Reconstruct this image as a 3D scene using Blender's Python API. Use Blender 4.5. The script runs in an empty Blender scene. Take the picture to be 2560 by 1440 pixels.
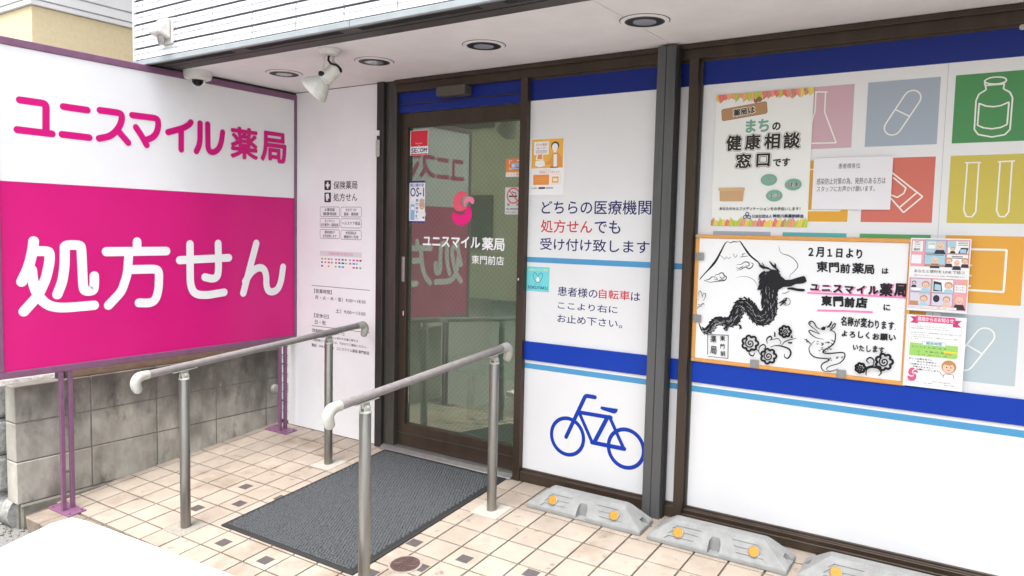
import bpy, bmesh, math, random
from mathutils import Vector, Matrix, Quaternion
rnd = random.Random(7)
S = bpy.context.scene
COL = S.collection

# ------------------------------------------------------------------ camera
RM = ((0.8295875874536274, -0.059940555130396624, 0.555150042730165),
      (0.5579565542282899, 0.05043016768532632, -0.8283364568648155),
      (0.021654641877923327, 0.9969272469566005, 0.07528047077255727))
FPX, CAMP = 1899.6, Vector((0.0, -3.3316, 1.32))
R3 = Matrix(RM)
cd = bpy.data.cameras.new('camera'); cam = bpy.data.objects.new('camera', cd); COL.objects.link(cam)
cd.sensor_fit = 'HORIZONTAL'; cd.sensor_width = 36.0; cd.lens = FPX / 2560 * 36.0
cd.clip_start = 0.05; cd.clip_end = 500
cam.matrix_world = Matrix.Translation(CAMP) @ R3.to_4x4()
S.camera = cam

# ------------------------------------------------------------------ sky, sun, exposure
W = bpy.data.worlds.new('World'); S.world = W; W.use_nodes = True
wn, wl = W.node_tree.nodes, W.node_tree.links
SUN_EL, SUN_AZ = math.radians(70), math.radians(178)      # azimuth clockwise from +y
sky = wn.new('ShaderNodeTexSky'); sky.sky_type = 'NISHITA'; sky.sun_disc = False
sky.sun_elevation = SUN_EL; sky.sun_rotation = SUN_AZ; sky.dust_density = 4.0; sky.air_density = 1.0
hs = wn.new('ShaderNodeHueSaturation'); hs.inputs['Saturation'].default_value = 0.30
wl.new(sky.outputs[0], hs.inputs['Color'])
bg = wn['Background']; bg.inputs['Strength'].default_value = 0.15
wl.new(hs.outputs[0], bg.inputs['Color'])
sl = bpy.data.lights.new('sun', 'SUN'); sl.energy = 0.9; sl.angle = math.radians(18); sl.color = (1.0, 0.98, 0.95)
so = bpy.data.objects.new('sun', sl); COL.objects.link(so)
sd = Vector((math.sin(SUN_AZ) * math.cos(SUN_EL), math.cos(SUN_AZ) * math.cos(SUN_EL), math.sin(SUN_EL)))
so.rotation_euler = sd.to_track_quat('Z', 'Y').to_euler(); so.location = (-4, -8, 9)
S.view_settings.view_transform = 'Standard'; S.view_settings.look = 'None'
S.view_settings.exposure = 1.9; S.view_settings.gamma = 1.0; S.view_settings.use_curve_mapping = False
S.render.engine = 'CYCLES'
S.cycles.max_bounces = 8; S.cycles.diffuse_bounces = 4; S.cycles.glossy_bounces = 4
S.cycles.transparent_max_bounces = 8; S.cycles.use_denoising = True

# ------------------------------------------------------------------ photo-to-place mapping (each plane at its own distance)
def ray(px, py): return R3 @ Vector((px - 1280.0, 720.0 - py, -FPX))
def hit(px, py, n, c):
    r = ray(px, py); n = Vector(n)
    return CAMP + r * ((c - n.dot(CAMP)) / n.dot(r))
def onY(px, py, y): return hit(px, py, (0, 1, 0), y)
def onX(px, py, x): return hit(px, py, (1, 0, 0), x)
SLOPE = 0.097
def onR(px, py): return hit(px, py, (0, -SLOPE, 1), 0.0)

# ------------------------------------------------------------------ colour and materials
def lin(h, k=1.0):
    h = h.lstrip('#'); o = []
    for i in (0, 2, 4):
        c = int(h[i:i+2], 16) / 255
        o.append(min(1.0, k * (c / 12.92 if c <= 0.04045 else ((c + 0.055) / 1.055) ** 2.4)))
    return tuple(o)
_inks = {}
def ink(h, k=0.85, rough=0.5):
    key = (h, k, rough)
    if key not in _inks:
        m = bpy.data.materials.new('ink_%d' % len(_inks)); m.use_nodes = True
        p = m.node_tree.nodes['Principled BSDF']
        c = h if isinstance(h, tuple) else lin(h, k)
        p.inputs['Base Color'].default_value = (*c, 1); p.inputs['Roughness'].default_value = rough
        p.inputs['Specular IOR Level'].default_value = 0.25
        _inks[key] = m
    return _inks[key]

def mat(name, c1, c2=None, scale=20.0, rough=0.5, spec=0.5, metal=0.0, bump=0.0, bscale=None, detail=6.0,
        lo=0.35, hi=0.65, stretch=None, objrand=0.0, rvar=0.0, bdist=0.002, patches=None, zdirt=None):
    """c1..c2 mixed by noise; fine relief by a second noise; patches = (colour, scale, lo, hi) for a larger stain layer."""
    m = bpy.data.materials.new(name); m.use_nodes = True
    N, L = m.node_tree.nodes, m.node_tree.links
    p = N['Principled BSDF']; p.inputs['Roughness'].default_value = rough
    p.inputs['Specular IOR Level'].default_value = spec; p.inputs['Metallic'].default_value = metal
    tc = N.new('ShaderNodeNewGeometry'); vec = tc.outputs['Position']
    if stretch:
        mp = N.new('ShaderNodeMapping'); mp.inputs['Scale'].default_value = stretch
        L.new(vec, mp.inputs['Vector']); vec = mp.outputs[0]
    def noise(sc, det=detail):
        n = N.new('ShaderNodeTexNoise'); n.inputs['Scale'].default_value = sc; n.inputs['Detail'].default_value = det
        n.inputs['Roughness'].default_value = 0.62
        L.new(vec, n.inputs['Vector']); return n.outputs['Fac']
    def ramp(v, a, b):
        r = N.new('ShaderNodeMapRange'); r.inputs['From Min'].default_value = a; r.inputs['From Max'].default_value = b
        L.new(v, r.inputs['Value']); return r.outputs[0]
    def mix(f, a, b):
        x = N.new('ShaderNodeMix'); x.data_type = 'RGBA'
        if isinstance(f, float): x.inputs[0].default_value = f
        else: L.new(f, x.inputs[0])
        for i, v in ((6, a), (7, b)):
            if isinstance(v, tuple): x.inputs[i].default_value = (*v, 1)
            else: L.new(v, x.inputs[i])
        return x.outputs[2]
    out = c1
    if c2: out = mix(ramp(noise(scale), lo, hi), c1, c2)
    if patches:
        for (pc, ps, plo, phi) in patches: out = mix(ramp(noise(ps, 5.0), plo, phi), out, pc)
    if zdirt:          # rain dirt running down from the top edge, broken up by noise
        sp = N.new('ShaderNodeSeparateXYZ'); g = N.new('ShaderNodeNewGeometry'); L.new(g.outputs['Position'], sp.inputs[0])
        ad = N.new('ShaderNodeMath'); ad.operation = 'MULTIPLY_ADD'; ad.inputs[1].default_value = .55
        L.new(noise(6.0, 6.0), ad.inputs[0]); sb = N.new('ShaderNodeMath'); sb.operation = 'SUBTRACT'; sb.inputs[1].default_value = .27; L.new(sp.outputs['Z'], sb.inputs[0]); L.new(sb.outputs[0], ad.inputs[2])
        f = ramp(ad.outputs[0], *zdirt[:2]); k = N.new('ShaderNodeMath'); k.operation = 'MULTIPLY'; k.inputs[1].default_value = .74; L.new(f, k.inputs[0])
        out = mix(k.outputs[0], out, zdirt[2])
    if objrand:
        oi = N.new('ShaderNodeObjectInfo'); hsv = N.new('ShaderNodeHueSaturation')
        mr = N.new('ShaderNodeMapRange'); mr.inputs['To Min'].default_value = 1 - objrand; mr.inputs['To Max'].default_value = 1 + objrand
        L.new(oi.outputs['Random'], mr.inputs['Value']); L.new(mr.outputs[0], hsv.inputs['Value'])
        if isinstance(out, tuple): hsv.inputs['Color'].default_value = (*out, 1)
        else: L.new(out, hsv.inputs['Color'])
        out = hsv.outputs[0]
    if isinstance(out, tuple): p.inputs['Base Color'].default_value = (*out, 1)
    else: L.new(out, p.inputs['Base Color'])
    if rvar:
        r = N.new('ShaderNodeMapRange'); r.inputs['To Min'].default_value = max(0.02, rough - rvar); r.inputs['To Max'].default_value = rough + rvar
        L.new(noise(scale * 0.6), r.inputs['Value']); L.new(r.outputs[0], p.inputs['Roughness'])
    if bump:
        b = N.new('ShaderNodeBump'); b.inputs['Strength'].default_value = bump; b.inputs['Distance'].default_value = bdist
        L.new(noise(bscale or scale * 4), b.inputs['Height']); L.new(b.outputs[0], p.inputs['Normal'])
    return m

M = {}
M['white_tile'] = mat('white_tile', (.78, .79, .80), (.70, .71, .73), 30, rough=.3, objrand=.05)
M['tile_joint'] = mat('tile_joint', (.10, .104, .115), (.08, .083, .092), 60, rough=.9)
M['soffit'] = mat('soffit', (.74, .72, .72), (.69, .67, .67), 5, rough=.7, bump=.15, bscale=500, bdist=.0006)
M['fascia'] = mat('fascia', (.31, .345, .36), (.27, .30, .315), 8, rough=.4)
M['vent'] = mat('vent', (.065, .061, .057), (.048, .045, .042), 14, rough=.55, metal=.2)
M['slot'] = mat('slot', (.02, .02, .02), rough=.8)
M['panel'] = mat('panel', (.80, .80, .81), (.76, .76, .775), 3, rough=.32, spec=.4)
def translucent(m, f):
    N, L = m.node_tree.nodes, m.node_tree.links; p = N['Principled BSDF']; o = N['Material Output']
    t = N.new('ShaderNodeBsdfTranslucent'); t.inputs['Color'].default_value = (.8, .8, .76, 1); x = N.new('ShaderNodeMixShader'); x.inputs[0].default_value = f
    L.new(p.outputs[0], x.inputs[1]); L.new(t.outputs[0], x.inputs[2]); L.new(x.outputs[0], o.inputs['Surface']); return m
M['film'] = mat('film', (.84, .845, .85), (.81, .815, .825), 2.5, rough=.38, spec=.4)
translucent(M['film'], .16)
M['brown'] = mat('brown', (.058, .040, .028), (.044, .030, .021), 12, rough=.38, metal=.35, rvar=.06, stretch=(1, 1, .1), bump=.05, bscale=300, bdist=.0005)
M['darkbar'] = mat('darkbar', (.040, .036, .034), (.030, .027, .026), 10, rough=.4, metal=.3)
M['jamb'] = mat('jamb', (.085, .08, .07), (.06, .057, .05), 10, rough=.35, metal=.5, stretch=(6, 6, .4))
M['steel'] = mat('steel', (.108, .110, .112), (.080, .082, .084), 14, rough=.42, metal=.35, stretch=(1, 1, .15), rvar=.08, patches=[((.115, .117, .115), 7, .55, .72)])
M['alu'] = mat('alu', (.42, .42, .41), (.34, .34, .33), 20, rough=.4, metal=.8, rvar=.1)
M['inox'] = mat('inox', (.30, .29, .265), (.22, .21, .19), 16, rough=.36, metal=.85, rvar=.08, stretch=(1, 1, .12))
M['rail'] = mat('rail', (.225, .207, .203), (.18, .165, .162), 30, rough=.42, spec=.45, bump=.08, bscale=160, bdist=.0005, patches=[((.11, .10, .097), 55, .66, .75)])
M['ivory'] = mat('ivory', (.42, .415, .37), (.36, .355, .315), 25, rough=.4)
M['white_paint'] = mat('white_paint', (.66, .65, .61), (.55, .53, .49), 35, rough=.4, patches=[((.42, .38, .32), 40, .66, .76)])
M['blue'] = ink((.003, .038, .35), rough=.38)
M['lightblue'] = ink((.075, .29, .52), rough=.4)
M['purple'] = mat('purple', (.20, .090, .165), (.165, .072, .135), 25, rough=.4, bump=.06, bscale=200, bdist=.0005)
M['pink'] = mat('pink', (.60, .008, .18), (.57, .007, .17), 2, rough=.24, spec=.32)
M['pinkink'] = ink((.60, .010, .19), rough=.25)
M['tile'] = mat('tile', (.375, .318, .262), (.32, .268, .218), 9, rough=.55, objrand=.06, bump=.12, bscale=260, bdist=.0008,
                patches=[((.20, .155, .115), 3.2, .54, .74), ((.15, .12, .095), 14, .62, .74)])
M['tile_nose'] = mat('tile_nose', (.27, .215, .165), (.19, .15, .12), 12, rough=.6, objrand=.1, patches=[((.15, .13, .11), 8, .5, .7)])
M['grout'] = mat('grout', (.135, .108, .088), (.085, .069, .057), 40, rough=.9)
M['inset'] = mat('inset', (.085, .075, .075), (.06, .054, .054), 60, rough=.6)
M['conc'] = mat('conc', (.285, .292, .287), (.23, .236, .232), 22, rough=.85, bump=.35, bscale=350, bdist=.0012, patches=[((.225, .23, .23), 7, .55, .75)])
M['amber'] = mat('amber', (.56, .21, .004), (.50, .18, .004), 160, rough=.3, spec=.4)
M['asphalt'] = mat('asphalt', (.21, .207, .20), (.14, .138, .132), 90, rough=.9, bump=.6, bscale=220, bdist=.004)
M['block'] = mat('block', (.45, .43, .375), (.31, .295, .255), 11, rough=.92, objrand=.14, bump=.55, bscale=120, bdist=.003, detail=9,
                 patches=[((.125, .117, .10), 2.2, .48, .66), ((.09, .083, .07), 7, .57, .74), ((.42, .40, .36), 15, .64, .76)], stretch=(1, 1, .55), zdirt=(.24, .46, (.060, .056, .048)))
M['mortar'] = mat('mortar', (.20, .19, .17), (.13, .125, .11), 30, rough=.95, bump=.5, bscale=150, bdist=.002)
M['footing'] = mat('footing', (.24, .225, .185), (.15, .142, .12), 14, rough=.95, bump=.7, bscale=90, bdist=.004, patches=[((.08, .085, .06), 8, .55, .7)])
M['rough_stone'] = mat('rough_stone', (.34, .34, .32), (.20, .20, .19), 30, rough=.95, bump=1.0, bscale=60, bdist=.008)
M['wood'] = mat('wood', (.38, .31, .215), (.26, .21, .145), 30, rough=.8, stretch=(6, 1, 6), bump=.3, bscale=80)
M['cream'] = mat('cream', (.70, .60, .38), (.64, .545, .34), 40, rough=.9, bump=.7, bscale=140, bdist=.004)
M['siding'] = mat('siding', (.74, .75, .75), (.69, .70, .70), 4, rough=.45)
M['dark_roof'] = mat('dark_roof', (.10, .11, .11), rough=.5)
M['mat_rubber'] = mat('mat_rubber', (.014, .0145, .015), rough=.75)
M['mat_pile'] = mat('mat_pile', (.078, .084, .089), (.036, .040, .043), 160, rough=.95)
M['iron'] = mat('iron', (.12, .076, .068), (.078, .050, .046), 60, rough=.55, metal=.4)
M['black'] = ink((.012, .012, .013)); M['plastic_grey'] = mat('plastic_grey', (.62, .62, .60), (.56, .56, .54), 20, rough=.4)
M['paper'] = mat('paper', (.80, .80, .81), (.77, .77, .78), 3, rough=.6, spec=.3)
M['board'] = mat('board', (.80, .81, .82), (.78, .79, .80), 3, rough=.22)
M['orange_wood'] = mat('orange_wood', (.68, .33, .085), (.60, .28, .065), 40, rough=.45, stretch=(1, 1, 6))
M['clip'] = mat('clip', (.33, .33, .33), (.27, .27, .27), 50, rough=.42, metal=.7)
M['bench_white'] = mat('bench_white', (.84, .84, .84), (.82, .82, .82), 4, rough=.3)
M['int_wall'] = mat('int_wall', (.66, .63, .50), (.60, .575, .46), 3, rough=.8)
M['int_floor'] = mat('int_floor', (.30, .29, .25), (.25, .245, .21), 6, rough=.35)
M['green'] = mat('green', (.05, .30, .16), (.04, .25, .13), 14, rough=.5)
M['olive'] = mat('olive', (.66, .63, .44), (.58, .55, .385), 2, rough=.85)
M['dark_glass'] = mat('dark_glass', (.03, .035, .04), rough=.06, spec=.8)
M['chrome'] = mat('chrome', (.6, .6, .6), rough=.2, metal=1.0)

def glass_mat(name, tint, wire, ior=2.9):
    m = bpy.data.materials.new(name); m.use_nodes = True
    N, L = m.node_tree.nodes, m.node_tree.links
    for n in list(N): N.remove(n)
    o = N.new('ShaderNodeOutputMaterial'); g = N.new('ShaderNodeBsdfGlossy'); g.inputs['Roughness'].default_value = .006; g.inputs['Color'].default_value = (.80, .88, .72, 1) if wire else (1, 1, 1, 1)
    t = N.new('ShaderNodeBsdfTransparent'); t.inputs['Color'].default_value = (*tint, 1)
    f = N.new('ShaderNodeFresnel'); f.inputs['IOR'].default_value = ior
    x = N.new('ShaderNodeMixShader'); L.new(f.outputs[0], x.inputs[0]); L.new(t.outputs[0], x.inputs[1]); L.new(g.outputs[0], x.inputs[2])
    last = x.outputs[0]
    if wire:            # green-grey tint film on the pane; its haze also stands in for interior light
        df = N.new('ShaderNodeBsdfDiffuse'); df.inputs['Color'].default_value = (.40, .55, .40, 1); hz = N.new('ShaderNodeMixShader'); hz.inputs[0].default_value = .085
        L.new(last, hz.inputs[1]); L.new(df.outputs[0], hz.inputs[2]); last = hz.outputs[0]
    if wire:
        ge = N.new('ShaderNodeNewGeometry'); sp = N.new('ShaderNodeSeparateXYZ'); L.new(ge.outputs['Position'], sp.inputs[0])
        def diag(kx, kz):
            a = N.new('ShaderNodeMath'); a.operation = 'MULTIPLY'; a.inputs[1].default_value = kx; L.new(sp.outputs['X'], a.inputs[0])
            b = N.new('ShaderNodeMath'); b.operation = 'MULTIPLY_ADD'; b.inputs[1].default_value = kz; L.new(sp.outputs['Z'], b.inputs[0]); L.new(a.outputs[0], b.inputs[2])
            c = N.new('ShaderNodeMath'); c.operation = 'FRACT'; L.new(b.outputs[0], c.inputs[0])
            d = N.new('ShaderNodeMath'); d.operation = 'LESS_THAN'; d.inputs[1].default_value = .06; L.new(c.outputs[0], d.inputs[0]); return d.outputs[0]
        mx = N.new('ShaderNodeMath'); mx.operation = 'MAXIMUM'; L.new(diag(32, 32), mx.inputs[0]); L.new(diag(-32, 32), mx.inputs[1])
        ml = N.new('ShaderNodeMath'); ml.operation = 'MULTIPLY'; ml.inputs[1].default_value = .38; L.new(mx.outputs[0], ml.inputs[0])
        wr = N.new('ShaderNodeBsdfPrincipled'); wr.inputs['Base Color'].default_value = (.30, .31, .29, 1); wr.inputs['Metallic'].default_value = .3; wr.inputs['Roughness'].default_value = .45
        y = N.new('ShaderNodeMixShader'); L.new(ml.outputs[0], y.inputs[0]); L.new(last, y.inputs[1]); L.new(wr.outputs[0], y.inputs[2]); last = y.outputs[0]
    L.new(last, o.inputs['Surface']); return m
M['glass'] = glass_mat('wired_glass', (.80, .90, .80), True)
M['added_side_glass'] = glass_mat('added_side_glass', (.9, .92, .9), False, 1.5)
M['clear'] = glass_mat('clear_dome', (.30, .31, .33), False, 1.3)

# ------------------------------------------------------------------ mesh building
class MB:
    def __init__(s): s.v = []; s.f = []; s.mi = []; s.mats = []; s.k = 0
    def slot(s, m):
        if m not in s.mats: s.mats.append(m)
        return s.mats.index(m)
    def add(s, vs, fs, m=None):
        b = len(s.v); s.v += [tuple(v) for v in vs]
        i = s.slot(m) if m else 0
        for f in fs: s.f.append(tuple(b + j for j in f)); s.mi.append(i)
        return s
    def box(s, a, b, m=None):
        x0, y0, z0 = (min(a[i], b[i]) for i in range(3)); x1, y1, z1 = (max(a[i], b[i]) for i in range(3))
        return s.add([(x0, y0, z0), (x1, y0, z0), (x1, y1, z0), (x0, y1, z0), (x0, y0, z1), (x1, y0, z1), (x1, y1, z1), (x0, y1, z1)],
              [(0, 3, 2, 1), (4, 5, 6, 7), (0, 1, 5, 4), (1, 2, 6, 5), (2, 3, 7, 6), (3, 0, 4, 7)], m)
    def hexa(s, v, m=None):     # 4 bottom (ccw from above), 4 top
        return s.add(v, [(0, 3, 2, 1), (4, 5, 6, 7), (0, 1, 5, 4), (1, 2, 6, 5), (2, 3, 7, 6), (3, 0, 4, 7)], m)
    def prism(s, prof, axis, a, b, m=None):   # prof: 2-D points in the plane across `axis`, ccw seen from +axis
        n = len(prof)
        def P(q, t):
            if axis == 'x': return (t, q[0], q[1])
            if axis == 'y': return (q[1], t, q[0])
            return (q[0], q[1], t)
        vs = [P(q, a) for q in prof] + [P(q, b) for q in prof]
        fs = [tuple(range(n))[::-1], tuple(range(n, 2 * n))] + [(i, (i + 1) % n, n + (i + 1) % n, n + i) for i in range(n)]
        return s.add(vs, fs, m)
    def tube(s, pts, r, n=12, m=None, cap=True):
        pts = [Vector(p) for p in pts]; rs = r if isinstance(r, (list, tuple)) else [r] * len(pts)
        vs = []; t0 = (pts[1] - pts[0]).normalized(); u = t0.orthogonal().normalized()
        for i, p in enumerate(pts):
            t = (pts[min(i + 1, len(pts) - 1)] - pts[max(i - 1, 0)]).normalized()
            u = (u - t * u.dot(t)).normalized(); w = t.cross(u)
            for k in range(n):
                a = 2 * math.pi * k / n; vs.append(p + (u * math.cos(a) + w * math.sin(a)) * rs[i])
        fs = [(i * n + k, i * n + (k + 1) % n, (i + 1) * n + (k + 1) % n, (i + 1) * n + k) for i in range(len(pts) - 1) for k in range(n)]
        if cap: fs += [tuple(range(n))[::-1], tuple(range((len(pts) - 1) * n, len(pts) * n))]
        return s.add(vs, fs, m)
    def lathe(s, prof, o=(0, 0, 0), n=24, ax=(0, 0, 1), m=None):  # prof: (r, h) along ax from o
        ax = Vector(ax).normalized(); u = ax.orthogonal().normalized(); w = ax.cross(u); o = Vector(o)
        vs = [o + ax * h + (u * math.cos(2 * math.pi * k / n) + w * math.sin(2 * math.pi * k / n)) * max(r, 1e-5) for r, h in prof for k in range(n)]
        fs = [(i * n + k, i * n + (k + 1) % n, (i + 1) * n + (k + 1) % n, (i + 1) * n + k) for i in range(len(prof) - 1) for k in range(n)]
        fs += [tuple(range(n))[::-1], tuple(range((len(prof) - 1) * n, len(prof) * n))]
        return s.add(vs, fs, m)
    def build(s, name, m, parent=None, bevel=0.0, smooth=False, seg=1):
        me = bpy.data.meshes.new(name); me.from_pydata(s.v, [], s.f)
        for q in (s.mats or [m]): me.materials.append(q)
        if s.mats:
            me.polygons.foreach_set('material_index', s.mi)
        if bevel:
            bm = bmesh.new(); bm.from_mesh(me)
            bmesh.ops.bevel(bm, geom=[e for e in bm.edges if e.is_manifold and e.calc_face_angle(0) > .4], offset=bevel, segments=seg, affect='EDGES', profile=.5, clamp_overlap=True)
            bm.to_mesh(me); bm.free()
        if smooth:
            me.polygons.foreach_set('use_smooth', [True] * len(me.polygons)); me.set_sharp_from_angle(angle=math.radians(40))
        me.update()
        return link(bpy.data.objects.new(name, me), parent)
def link(o, parent=None):
    COL.objects.link(o)
    if parent is not None:
        o.parent = parent
        w = Vector((0, 0, 0)); q = parent
        while q is not None: w = w + q.location; q = q.parent
        o.location = -w                      # geometry is written in place coordinates; the thing's Empty sits at its base
    return o
def thing(name, label, cat, loc=(0, 0, 0), group=None):
    o = bpy.data.objects.new(name, None); COL.objects.link(o); o.location = loc; o.empty_display_size = .1
    o['label'] = label; o['category'] = cat
    if group: o['group'] = group
    return o
def tag(o, label, cat, group=None):
    o['label'] = label; o['category'] = cat
    if group: o['group'] = group
    return o
def B(a, b, name, m, parent=None, bevel=.002): return MB().box(a, b).build(name, m, parent, bevel)

# ------------------------------------------------------------------ flat print on a plane: 'Y' faces the street (-y), 'X' faces right (+x)
_tx = bpy.data.curves.new('text_source', 'FONT'); _to = bpy.data.objects.new('text_source', _tx); COL.objects.link(_to)
_tcache = {}
def glyphs(s, bold, res):
    key = (s, bold, res)
    if key not in _tcache:
        _tx.body = s; _tx.offset = bold; _tx.resolution_u = res; _tx.fill_mode = 'FRONT'
        dg = bpy.context.evaluated_depsgraph_get(); dg.update()
        ev = _to.evaluated_get(dg); me = ev.to_mesh()
        vs = [(v.co.x, v.co.y) for v in me.vertices]; fs = [tuple(p.vertices) for p in me.polygons]
        ev.to_mesh_clear(); _tcache[key] = (vs, fs)
    return _tcache[key]
class Pr(MB):
    def __init__(s, ax, d, lift=.0004): super().__init__(); s.ax = ax; s.d = d; s.h = lift
    def w(s, px, py):
        p = onY(px, py, s.d) if s.ax == 'Y' else onX(px, py, s.d)
        return (p.x, p.z) if s.ax == 'Y' else (p.y, p.z)
    def P(s, q, h=None):
        h = s.h if h is None else h
        return (q[0], s.d - h, q[1]) if s.ax == 'Y' else (s.d + h, q[0], q[1])
    def up(s): s.h += 1e-5
    def poly(s, pts, m):
        s.up(); a = sum(pts[i][0] * pts[(i + 1) % len(pts)][1] - pts[(i + 1) % len(pts)][0] * pts[i][1] for i in range(len(pts)))
        if a < 0: pts = pts[::-1]
        return s.add([s.P(q) for q in pts], [tuple(range(len(pts)))], m)
    def rect(s, u0, v0, u1, v1, m): return s.poly([(u0, v0), (u1, v0), (u1, v1), (u0, v1)], m)
    def ell(s, c, rx, ry, m, n=24, a0=0): return s.poly([(c[0] + rx * math.cos(2 * math.pi * k / n), c[1] + ry * math.sin(2 * math.pi * k / n)) for k in range(n)], m)
    def rrect(s, u0, v0, u1, v1, r, m, rot=0.0):
        pts = []
        for cx, cy, a in ((u1 - r, v1 - r, 0), (u0 + r, v1 - r, 90), (u0 + r, v0 + r, 180), (u1 - r, v0 + r, 270)):
            for k in range(5): t = math.radians(a + 22.5 * k); pts.append((cx + r * math.cos(t), cy + r * math.sin(t)))
        if rot:
            cx, cy = (u0 + u1) / 2, (v0 + v1) / 2; c, n = math.cos(rot), math.sin(rot)
            pts = [(cx + (x - cx) * c - (y - cy) * n, cy + (x - cx) * n + (y - cy) * c) for x, y in pts]
        return s.poly(pts, m)
    def frame(s, u0, v0, u1, v1, r, t, m, inner): s.rrect(u0, v0, u1, v1, r, m); s.rrect(u0 + t, v0 + t, u1 - t, v1 - t, max(r - t, .0005), inner)
    def ring(s, c, r, t, m, n=40):
        s.up(); vs = []
        for k in range(n):
            a = 2 * math.pi * k / n
            for rr in (r - t, r): vs.append(s.P((c[0] + rr * math.cos(a), c[1] + rr * math.sin(a))))
        return s.add(vs, [(2 * k, 2 * k + 1, (2 * k + 3) % (2 * n), (2 * k + 2) % (2 * n)) for k in range(n)], m)
    def stroke(s, pts, w, m, smooth=False, closed=False, cap=True, taper=None):
        if smooth: pts = spline(pts, closed)
        elif closed: pts = list(pts) + [pts[0], pts[1]]
        if w >= .0042 and not taper:
            pts = [tuple(q) for q in pts]
            for it in range(3):
                o = [pts[0]]
                for i in range(1, len(pts) - 1):
                    for t in ((-1, .0), (1, .0)):
                        a, b = Vector(pts[i]), Vector(pts[i + t[0]]); d = b - a
                        k = min(d.length * .25, w * .30 / (it + 1)); o.append(tuple(a + d.normalized() * k) if d.length > 1e-9 else tuple(a))
                o.append(pts[-1]); pts = o
            h0 = s.h
            for i in range(len(pts)):
                if cap or 0 < i < len(pts) - 1: s.h = h0 + 1e-5 * (12 + i % 14); s.ell(pts[i], w / 2, w / 2, m, 18)
                if i + 1 < len(pts):
                    d = Vector(pts[i + 1]) - Vector(pts[i])
                    if d.length < 1e-7: continue
                    d.normalize(); nx, ny = -d.y * w / 2, d.x * w / 2; s.h = h0 + 1e-5 * (i % 12)
                    s.poly([(pts[i][0] + nx, pts[i][1] + ny), (pts[i][0] - nx, pts[i][1] - ny), (pts[i + 1][0] - nx, pts[i + 1][1] - ny), (pts[i + 1][0] + nx, pts[i + 1][1] + ny)], m)
            s.h = h0 + 3e-4
            return s
        runs = [[pts[0]]]
        for i in range(1, len(pts)):           # split at sharp bends; round joints cover the split
            runs[-1].append(pts[i])
            if i < len(pts) - 1:
                a = Vector(pts[i]) - Vector(pts[i - 1]); b = Vector(pts[i + 1]) - Vector(pts[i])
                if a.length > 1e-7 and b.length > 1e-7 and a.angle(b) > .9: runs.append([pts[i]])
        for ri, r in enumerate(runs):
            if len(r) < 2: continue
            s.up(); n = len(r); L = []; Rr = []
            for i, p in enumerate(r):
                d1 = Vector(r[min(i + 1, n - 1)]) - Vector(r[max(i - 1, 0)])
                if d1.length < 1e-9: d1 = Vector((1, 0))
                d1.normalize(); nr = Vector((-d1.y, d1.x)); ww = w / 2
                if i not in (0, n - 1):
                    e = (Vector(r[i]) - Vector(r[i - 1])); 
                    if e.length > 1e-9: ww = ww / max(.5, abs(e.normalized().dot(d1)))
                if taper and len(runs) == 1: ww *= taper(i / (n - 1))
                L.append((p[0] + nr.x * ww, p[1] + nr.y * ww)); Rr.append((p[0] - nr.x * ww, p[1] - nr.y * ww))
            vs = [s.P(q) for pr in zip(Rr, L) for q in pr]
            s.add(vs, [(2 * i, 2 * i + 2, 2 * i + 3, 2 * i + 1) for i in range(n - 1)], m)
            if cap:
                s.ell(r[0], w / 2, w / 2, m, 14); s.ell(r[-1], w / 2, w / 2, m, 14)
        return s
    def text(s, t, u0, v0, u1, v1, m, bold=0.0, res=2, rot=0.0):
        vs, fs = glyphs(t, 0.0, res)
        if not vs: return s
        s.up(); x0 = min(v[0] for v in vs); x1 = max(v[0] for v in vs); y0 = min(v[1] for v in vs); y1 = max(v[1] for v in vs)
        r = 0.0
        if bold > .008:
            r = bold * .8 * min((u1 - u0) / (x1 - x0), (v1 - v0) / max(1e-6, y1 - y0))
            u0, u1, v0, v1 = u0 + r, u1 - r, v0 + r, v1 - r
        sx = (u1 - u0) / (x1 - x0); sy = (v1 - v0) / (y1 - y0) if y1 > y0 else sx
        cx, cy = (u0 + u1) / 2, (v0 + v1) / 2; c, n = math.cos(rot), math.sin(rot); out = []
        for x, y in vs:
            a, b = u0 + (x - x0) * sx, v0 + (y - y0) * sy
            if rot: a, b = cx + (a - cx) * c - (b - cy) * n, cy + (a - cx) * n + (b - cy) * c
            out.append((a, b))
        nd = 0 if not r else (4 if bold < .02 else 10)
        for k in range(max(1, nd)):
            if k: s.up()
            da, db = (r * math.cos(2 * math.pi * k / nd), r * math.sin(2 * math.pi * k / nd)) if nd else (0, 0)
            s.add([s.P((a + da, b + db)) for a, b in out], fs, m)
        return s
    # the same, with corners read from the photograph
    def ptext(s, t, q0, q1, m, bold=0.0, res=2):
        a, b = s.w(*q0), s.w(*q1); return s.text(t, a[0], b[1], b[0], a[1], m, bold, res)
    def prect(s, q0, q1, m): a, b = s.w(*q0), s.w(*q1); return s.rect(a[0], b[1], b[0], a[1], m)
    def pstroke(s, pts, w, m, **k): return s.stroke([s.w(*q) for q in pts], w, m, **k)
    def ppoly(s, pts, m, smooth=False):
        q = [s.w(*p) for p in pts]
        return s.poly(spline(q, True)[:-1] if smooth else q, m)
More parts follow.
